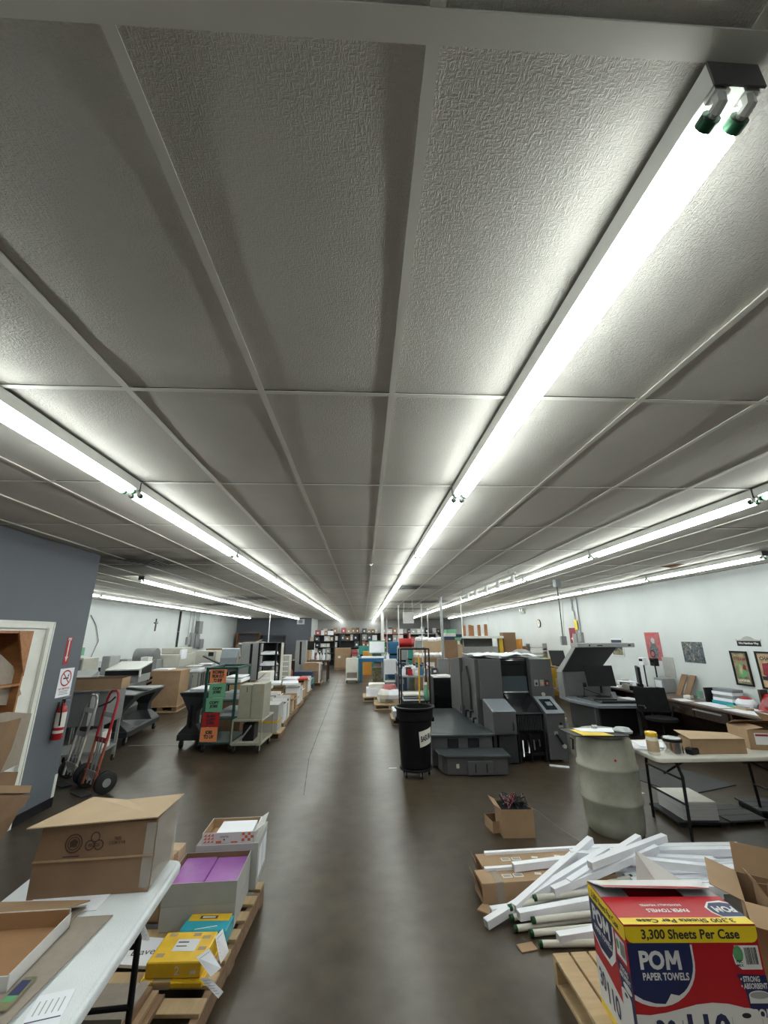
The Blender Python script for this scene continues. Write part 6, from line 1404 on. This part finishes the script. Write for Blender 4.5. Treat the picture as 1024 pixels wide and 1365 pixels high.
q = T('antique_press', 'old black press with tangled metal parts at the far left', 'machine', (-5.35, 20.6, 0)); B('stand', 'dark_plastic', q, -.6, .6, -.3, .3, 0, 1.0, .01); B('body', 'black_matte', q, -.55, .5, -.3, .3, 1.0, 1.35, .01); random.seed(6)
MB().tube([(-.55, -.1, 1.55), (.35, -.1, 1.55)], .05, 10).build('roller', 'steel', q); 
for sx in (-.55, -.2, .3): B('upright', 'grey_paint', q, sx-.02, sx+.02, -.2, .2, 1.35, 1.62)
for k in range(8): MB().tube([(.1+random.uniform(-.3, .5), 0, 1.4), (.3+random.uniform(-.3, .4), random.uniform(-.2, .2), 1.5+random.uniform(0, .3))], .025, 6).build('metal_part', ('steel', 'kraft_pale', 'grey_paint')[k % 3], q)
q = T('water_cooler', 'dark teal cylinder machine behind the green rack', 'machine', (-4.35, 19.5, 0)); MB().lathe([(0, 0), (.2, 0), (.2, 1.1), (.17, 1.3), (.17, 1.45), (0, 1.46)], 16).build('body', 'dark_plastic', q, smooth=True); MB().lathe([(0, 1.46), (.15, 1.46), (.13, 1.6), (0, 1.62)], 12).build('white_top', 'paper', q, smooth=True)
for i in range(5):
    q = T('table_stack', ('flat white packages on the tall frame table', 'tan board stack on the metal table', 'white packages on the metal table', 'brown boards at the metal table end', 'grey tray on the tall frame table')[i], 'paper', ((-5.28, 13.9, .9005), (-4.95, 17.9, .8805), (-5.5, 18.5, .8805), (-4.9, 18.7, .8805), (-5.3, 14.9, .9005))[i], R(8)); B('stack', ('paper', 'kraft_pale', 'paper', 'kraft', 'galv')[i], q, -.2, .22, -.3, .3, 0, (.06, .1, .07, .12, .1)[i], .003); B('stack', ('paper_warm', 'kraft', 'sheet_cloth', 'kraft_pale', 'paper')[i], q, -.2, .2, -.3, .2, .125, .14)
q = T('dark_cabinet', 'black panelled cabinet under the metal tables', 'cabinet', (-4.5, 14.15, 0)); B('body', 'black_matte', q, -.35, .35, -.5, .5, 0, .85, .01)
for sx in (-.36, 0, .34): B('post', 'galv', q, sx, sx+.02, -.53, -.51, 0, .85)
# open shelf units at the far grey wall
def open_shelf(label, x, y, w, d, h, n, m, items=None, rz=0, cat='shelf'):
    t = T('shelving_unit', label, cat, (x, y, 0), rz)
    for s in (-1, 1): B('side_panel', m, t, s*w/2-.02, s*w/2+.02, -d/2, d/2, 0, h)
    for k in range(n): z = .08+(h-.1)*k/(n-1); B('shelf', m, t, -w/2+.02, w/2-.02, -d/2, d/2, z-.012, z+.012)
    return t
open_shelf('tall wooden bookcase left at the far grey wall', -7.35, 27.6, 1.4, .5, 2.1, 5, 'ply_orange'); open_shelf('dark wooden bookcase right of the tall one', -5.8, 27.6, 1.5, .5, 1.95, 5, 'dark_wood')
# grey lockers, black rack
def locker(label, x, y, w, d, h):
    t = T('metal_locker', label, 'locker', (x, y, 0)); B('body', 'machine_grey', t, -w/2, w/2, -d/2, d/2, 0, h, .006)
    for s in (-1, 1): B('door', 'machine_grey', t, s*w/4-w/4+.012, s*w/4+w/4-.012, -d/2-.012, -d/2, .04, h-.03, .004)
    B('gap', 'black', t, -.04, .04, -d/2-.016, -d/2-.011, h*.45, h-.05); return t
locker('wide grey two door locker behind the green rack', -3.62, 14.3, .66, .5, 1.72); locker('narrow pale grey locker right of the black rack', -2.62, 18.3, .42, .5, 1.72)
t = T('rolling_rack', 'black tray rack with white paper stacks beside the grey locker', 'rack', (-2.84, 13.2, 0))
for sx in (-.25, .25):
    for sy in (-.3, .3): B('post', 'black', t, sx-.025, sx+.025, sy-.025, sy+.025, .1, 1.72)
for z in (.25, .65, .72, 1.05, 1.36, 1.70): B('shelf', 'black', t, -.25, .25, -.3, .3, z, z+.02)
B('dark_back', 'black_matte', t, -.24, .24, .28, .3, 1.1, 1.7)
for sx in (-.2, .2):
    for sy in (-.25, .25): caster(t, sx, sy, .05, .1, .03)
for i, z in enumerate((.7405, 1.0705, 1.3805)):
    q = T('paper_pile', 'white paper stack on the %s tray of the black rack' % ('lowest', 'middle', 'top')[i], 'paper', (-2.84, 13.2, z)); B('stack', 'paper', q, -.2, .2, -.28, .25, 0, .06, .003); B('stack', 'sheet_cloth', q, -.15, .19, -.2, .2, .061, .13-.02*i, .003)
for i, (x, y, w_, h_, m_, l) in enumerate(((-2.92, 14.9, .26, 1.68, 'machine_beige', 'pale striped rack right of the black rack'), (-2.80, 15.7, .35, 1.25, 'machine_beige', 'pale cabinet in the left aisle clutter'), (-2.76, 12.55, .35, .95, 'paper_warm', 'cream box tower by the black rack'))):
    q = T('aisle_cabinet', l, 'cabinet', (x, y, 0)); B('body', m_, q, -w_/2, w_/2, -.25, .25, 0, h_, .006)
    for k in range(5): B('shelf_line', 'dark_plastic' if i == 0 else 'paper', q, -w_/2+.03, w_/2-.03, -.258, -.25, h_*.3+k*h_*.13, h_*.3+k*h_*.13+.03)
# brown desk with monitor, cartons on the pallet with strapping
t = T('brown_table', 'dark brown table with carton and monitor near the aisle', 'table', (-2.35, 19.6, 0)); B('top', 'dark_wood', t, -.85, .85, -.5, .5, .80, .86, .004)
for sx in (-.8, .74):
    for sy in (-.45, .39): B('leg', 'dark_wood', t, sx, sx+.06, sy, sy+.06, 0, .8)
B('modesty_panel', 'dark_wood', t, -.8, -.1, -.42, -.4, .1, .8)
q = carton('brown carton on the dark brown table', (-2.72, 19.4, .8605), 0, .62, .5, .42, m='kraft', closed=True)
q = T('computer_monitor', 'black monitor behind the carton on the dark brown table', 'monitor', (-2.55, 19.95, .8605)); B('stand', 'black', q, -.1, .1, -.04, .04, 0, .5); B('panel', 'black', q, -.28, .28, -.06, -.03, .42, .80, .004)
q = T('milk_jugs', 'white jugs grouped at the aisle end of the brown table', 'bottle', (-1.85, 19.5, .8605))
for k in range(4): MB().lathe([(0, 0), (.07, 0), (.07, .18), (.03, .25), (.03, .3), (0, .3)], 10, T=Matrix.Translation((-.2+.13*k, .05*(k % 2), 0))).build('jug', ('paper', 'machine_beige', 'paper', 'galv')[k], q, smooth=True)
t = pallet('pallet under the strapped brown carton stack by the aisle', (-2.06, 17.9, 0), 0, .8, .8, .12, bd='pine_dark')
q = T('strapped_cartons', 'two strapped brown cartons stacked on the aisle pallet', 'box', (-2.06, 17.9, .1205)); B('lower_carton', 'kraft_dark', q, -.34, .34, -.38, .38, 0, .42, .004); B('upper_carton', 'kraft', q, -.34, .34, -.38, .38, .425, .74, .004)
for x in (.28,): MB().box(x, x+.05, -.386, -.38, 0, .74).box(.342, .348, -.3, -.22, .1, .74).build('strap', 'paper', q)
MB().slab([(.2, -.4, .745), (.42, -.44, .70), (.44, -.30, .70), (.2, -.28, .745)], .004).build('loose_wrap', 'paper', q)
# ---- the row of pallets with white cartons along the left side of the aisle
random.seed(17)
yv = 8.95; n = 0
POS = ('first', 'second', 'third', 'fourth', 'fifth', 'sixth')
rowp = [(8.75+.25, -1.98), (10.15, -2.0), (11.35, -2.02), (12.55, -2.05), (13.8, -2.08), (15.1, -2.1)]
for i, (y, x) in enumerate(rowp):
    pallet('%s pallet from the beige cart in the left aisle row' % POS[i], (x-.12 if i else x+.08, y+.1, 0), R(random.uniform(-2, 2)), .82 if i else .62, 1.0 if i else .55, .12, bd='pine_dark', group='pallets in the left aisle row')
    PZ0 = .1205
    if i == 0:
        q = carton('white carton with yellow lid band just behind the beige cart', (x+.06, y+.1, PZ0), 0, .50, .42, .27, m='grey_board', closed=True); B('yellow_band', 'ream_yellow', q, -.252, .252, -.212, .212, .16, .20)
        carton('grey white carton stacked on the yellow banded carton', (x+.06, y+.1, PZ0+.2705), 0, .50, .42, .22, m='grey_board', closed=True)
        continue
    h0 = (.36, .34, .40, .42, .36)[i-1]
    for k in range(2):
        for j in range(2):
            xx_ = x-.32+.42*k; yy_ = y-.14+.46*j
            m_ = ('white_board', 'paper_warm', 'kraft_pale', 'kraft', 'white_board', 'sheet_cloth')[(i*3+k*2+j) % 6]
            hh = h0*random.uniform(.7, 1.05)
            q = carton('%s carton, %s %s, on the %s aisle pallet' % ({'white_board': 'white', 'paper_warm': 'cream', 'kraft_pale': 'pale tan', 'kraft': 'brown', 'sheet_cloth': 'glossy white'}[m_], ('near', 'far')[j], ('left', 'right')[k], POS[i]), (xx_, yy_, PZ0), R(random.uniform(-4, 4)), .345, .38, hh, m=m_, inner='kraft_dark', flaps={'f': random.choice((150, 170, 110)), 'r': random.choice((100, 150, 165)), 'b': 100}, fl=.08)
            MB().box(-.155, .155, -.17, .17, .006, hh*.8).build('contents', random.choice(['paper', 'paper_warm', 'pink_print', 'paper', 'grey_board', 'wine_print']), q)
for i, (x, y, z, a, m_, l) in enumerate(((-2.05, 12.5, .60, 8, 'paper', 'slanted white roll over the fourth aisle pallet'), (-2.2, 13.5, .62, -14, 'paper', 'white paper bundle over the fifth aisle pallet'), (-1.95, 13.7, .60, 12, 'ream_red', 'red and white packet on the fifth aisle pallet'), (-2.5, 12.3, .62, 5, 'sheet_cloth', 'white sheet bundle left on the fourth aisle pallet'))):
    q = T('paper_bundle', l, 'paper', (x, y, z), R(a)); MB().slab([(-.22, -.18, 0), (.22, -.18, .0), (.20, .18, .04), (-.22, .18, .03)], .05).build('bundle', m_, q)
q = T('cardboard_box', 'open tan carton with white printed side flap beside the green rack', 'box', (-2.84, 10.6, 0), R(4)); carton_parts(q, .55, .5, .88, m='kraft', inner='kraft_dark', flaps={'r': 140}, fl=.28)
q = carton('dark slotted brown carton behind the beige cart', (-2.80, 9.75, 0), 0, .5, .55, .62, m='kraft_dark', closed=True)
q = carton('purple grey box on the slotted brown carton', (-2.78, 9.75, .6205), 0, .44, .4, .12, m='grey_board', closed=True)
t = T('blue_crate', 'dark blue crate stack beyond the aisle pallets', 'crate', (-2.2, 16.4, 0)); 
for k in range(3): B('crate', ('dark_blue', 'teal', 'dark_blue')[k], t, -.35, .35, -.3, .3, .22*k, .22*k+.2, .006)
q = T('red_extinguisher', 'small red bottle beside the dark blue crates', 'bottle', (-2.68, 16.1, 0)); MB().lathe([(0, 0), (.1, 0), (.1, .65), (.04, .75), (0, .76)], 12).build('body', 'rust_red', q, smooth=True)

# ================================================================ FAR END
random.seed(77)
tints = ['white_board', 'kraft', 'kraft_pale', 'paper', 'kraft_dark', 'grey_board', 'machine_beige', 'paper_warm', 'photo_dark', 'pink_print', 'dark_plastic', 'kraft']
bme = {}
CN = {'kraft': 'brown', 'kraft_pale': 'pale tan', 'kraft_dark': 'dark brown', 'grey_board': 'grey', 'machine_beige': 'beige', 'paper_warm': 'cream', 'photo_dark': 'dark mottled', 'pink_print': 'pink', 'dark_plastic': 'black'}
def shelf_box(x, y, z, w_, d_, h_, m_, label, group):
    key = (round(w_, 2), round(h_, 2), m_)
    if key not in bme:
        q = T('shelf_carton', label, 'box', (x, y, z), 0, group)
        B('carton', m_, q, -w_/2, w_/2, -d_/2, d_/2, 0, h_); B('label', 'paper', q, -w_*.2, w_*.15, -d_/2-.003, -d_/2, h_*.3, h_*.6)
        bme[key] = q
    else: dup(bme[key], (x, y, z), 0, label, group)
def stock_shelf(label, x0, x1, y, h, n, frame_m, tag_, dens=.97):
    t = T('shelving_unit', label, 'shelf', ((x0+x1)/2, y, 0)); w_ = (x1-x0)
    for s in (-1, 1): B('upright', frame_m, t, s*w_/2-.02, s*w_/2+.02, -.25, .25, 0, h)
    B('back_panel', 'dark_plastic', t, -w_/2+.02, w_/2-.02, .235, .25, .05, h)  # dark panel added to paint the darkness behind the stock
    zs = [.10+(h-.12)*k/(n-1) for k in range(n)]
    for z in zs: B('shelf', frame_m, t, -w_/2+.02, w_/2-.02, -.25, .25, z-.025, z)
    for z in zs:
        x = x0+.05
        while x < x1-.2:
            bw = random.choice((.2, .28, .36)); gap = zs[1]-zs[0]-.06
            if x+bw > x1-.03: break
            if random.random() < dens:
                bh = random.choice((.7, .85, .98)) * min(gap, .44)
                m_ = random.choice(tints); lv = ('bottom', 'second lowest', 'middle', 'second highest', 'top', 'top')[round(4*zs.index(z)/(n-1))]
                lb = '%s stock carton on the %s shelf of the %s' % (CN.get(m_, 'white'), lv, tag_)
                shelf_box(x+bw/2, y-.02-random.random()*.03, z+.0005, bw-.02, .36, bh, m_, lb, lb.replace('carton', 'cartons', 1))
            x += bw+.015
names = ['first', 'second', 'third', 'fourth', 'fifth', 'sixth', 'seventh', 'eighth']
x = -3.2
for i in range(6):
    stock_shelf('%s dark shelving unit from the left along the far wall' % names[i], x, x+1.45, 31.2, 2.05, 5, 'dark_plastic', '%s far wall shelving unit' % names[i], .97); x += 1.52
stock_shelf('dark shelving unit standing forward at the far left corner', -3.15, -1.85, 27.5, 1.95, 6, 'dark_plastic', 'forward left shelving unit')
stock_shelf('white edged shelving unit far right of the aisle', 2.9, 4.6, 26.5, 2.0, 5, 'fixture', 'white edged right shelving unit')
stock_shelf('pink edged shelving unit left of the white edged one', 1.1, 2.8, 26.5, 2.0, 5, 'ream_red', 'pink edged right shelving unit')
q = T('gaylord_carton', 'large plain brown gaylord carton at the end of the aisle', 'box', (-1.22, 26.0, 0)); B('body', 'kraft', q, -.46, .46, -.45, .45, .1, 1.17, .006); B('pallet_base', 'pine_dark', q, -.48, .48, -.46, .46, 0, .1); B('label', 'paper', q, -.28, -.12, -.455, -.45, .62, .74)
for i in range(6):
    q = carton('white and maroon carton, %s, right of the big brown gaylord' % ('bottom left', 'bottom right', 'middle left', 'middle right', 'top left', 'top right')[i], (-.50+.36*(i % 2), 25.6, .361*(i//2)+.0005), 0, .34, .4, .36, m=('amber', 'amber', 'white_board', 'pink_print', 'pink_print', 'white_board')[i], closed=True)
    B('band', 'wine_print', q, -.171, .171, -.202, -.2, .14, .2)
q = carton('orange carton between the maroon stack and white cart', (.20, 22.0, 0), 0, .45, .4, 1.12, m='amber', closed=True)
for i, (x, m_, l) in enumerate(((-3.28, 'kraft_pale', 'tan board roll leaning at the white return wall'), (-3.05, 'paper', 'white board roll leaning near the white return wall'))):
    q = T('board_roll', l, 'roll', (x, 27.0-.8*i, 0)); MB().tube([(0, 0, 0), (.0, .1, 1.8-.35*i)], .09, 12).build('roll', m_, q, smooth=True)
t = T('wall_notice', 'white square notice on the far grey wall', 'sign', (-4.15, 27.985, 2.62)); B('board', 'paper', t, -.25, .25, -.012, 0, 0, .34); B('print', 'grey_board', t, -.12, .12, -.015, -.012, .08, .26)
# cluttered work table in the aisle right of the pallets
t = bench('small grey table crowded with supplies behind the rolling rack', 1.62, 13.1, 0, 1.1, 1.5, .80, 'machine_grey', 'galv')
random.seed(55)
kinds = [('bottle', 'small white bottle', 'paper'), ('bottle', 'small blue bottle', 'blue_paint'), ('can', 'small dull can', 'galv'), ('box', 'small brown supply box', 'kraft'), ('box', 'small white supply box', 'white_board'), ('can', 'small red can', 'red'), ('box', 'small dark supply box', 'dark_plastic')]
kp = {}
for i in range(6):
    for j in range(5):
        nm, lb, m_ = kinds[random.randrange(7)]; lx = lb+' among the supplies on the small grey table'
        p = (1.15+.185*i+random.uniform(-.02, .02), 12.5+.3*j, .8005)
        if lb in kp: dup(kp[lb], p, 0, lx, lb+' supplies'); continue
        q = T('supply_'+nm, lx, nm, p, 0, lb+' supplies')
        if nm == 'box': B('carton', m_, q, -.07, .07, -.1, .1, 0, .2, .003); B('label', 'paper', q, -.04, .04, -.102, -.1, .08, .14)
        else:
            MB().lathe([(0, 0), (.055, 0), (.055, .16), (.03, .20), (.03, .24), (0, .24)] if nm == 'bottle' else [(0, 0), (.07, 0), (.07, .17), (0, .17)], 12).build('body', m_, q, smooth=True)
            MB().lathe([(0, .241 if nm == 'bottle' else .171), (.03, .241 if nm == 'bottle' else .171), (.03, .27 if nm == 'bottle' else .18), (0, .27 if nm == 'bottle' else .18)], 10).build('cap', 'black', q)
        kp[lb] = q
# floor details
for i, pts in enumerate(([PZ(150, 1000, 0), PZ(300, 932, 0)], [PZ(452, 905, 0), PZ(412, 1010, 0), PZ(405, 1060, 0)])):
    P0 = [Vector((p.x, p.y, 0)) for p in pts]
    mb = MB()
    for a, b_ in zip(P0, P0[1:]):
        d = (b_-a).normalized(); s = Vector((-d.y, d.x, 0))*.006
        mb.add([tuple(a-s+Vector((0, 0, .0008))), tuple(b_-s+Vector((0, 0, .0008))), tuple(b_+s+Vector((0, 0, .0008))), tuple(a+s+Vector((0, 0, .0008)))], [(0, 1, 2, 3)])
    mb.build('floor_joint', 'soot', bpy.data.objects['floor'])
t = T('floor_tape', 'strip of white tape stuck on the floor left of the trash bin', 'tape', (.46, 6.95, .0)); B('tape', 'paper', t, -.06, .06, -.02, .02, 0, .003)
t = T('floor_tape', 'thin white tape line on the floor by the big utility cart', 'tape', (-3.85, 8.6, .0)); B('tape', 'grey_board', t, -.45, .45, -.012, .012, 0, .003)
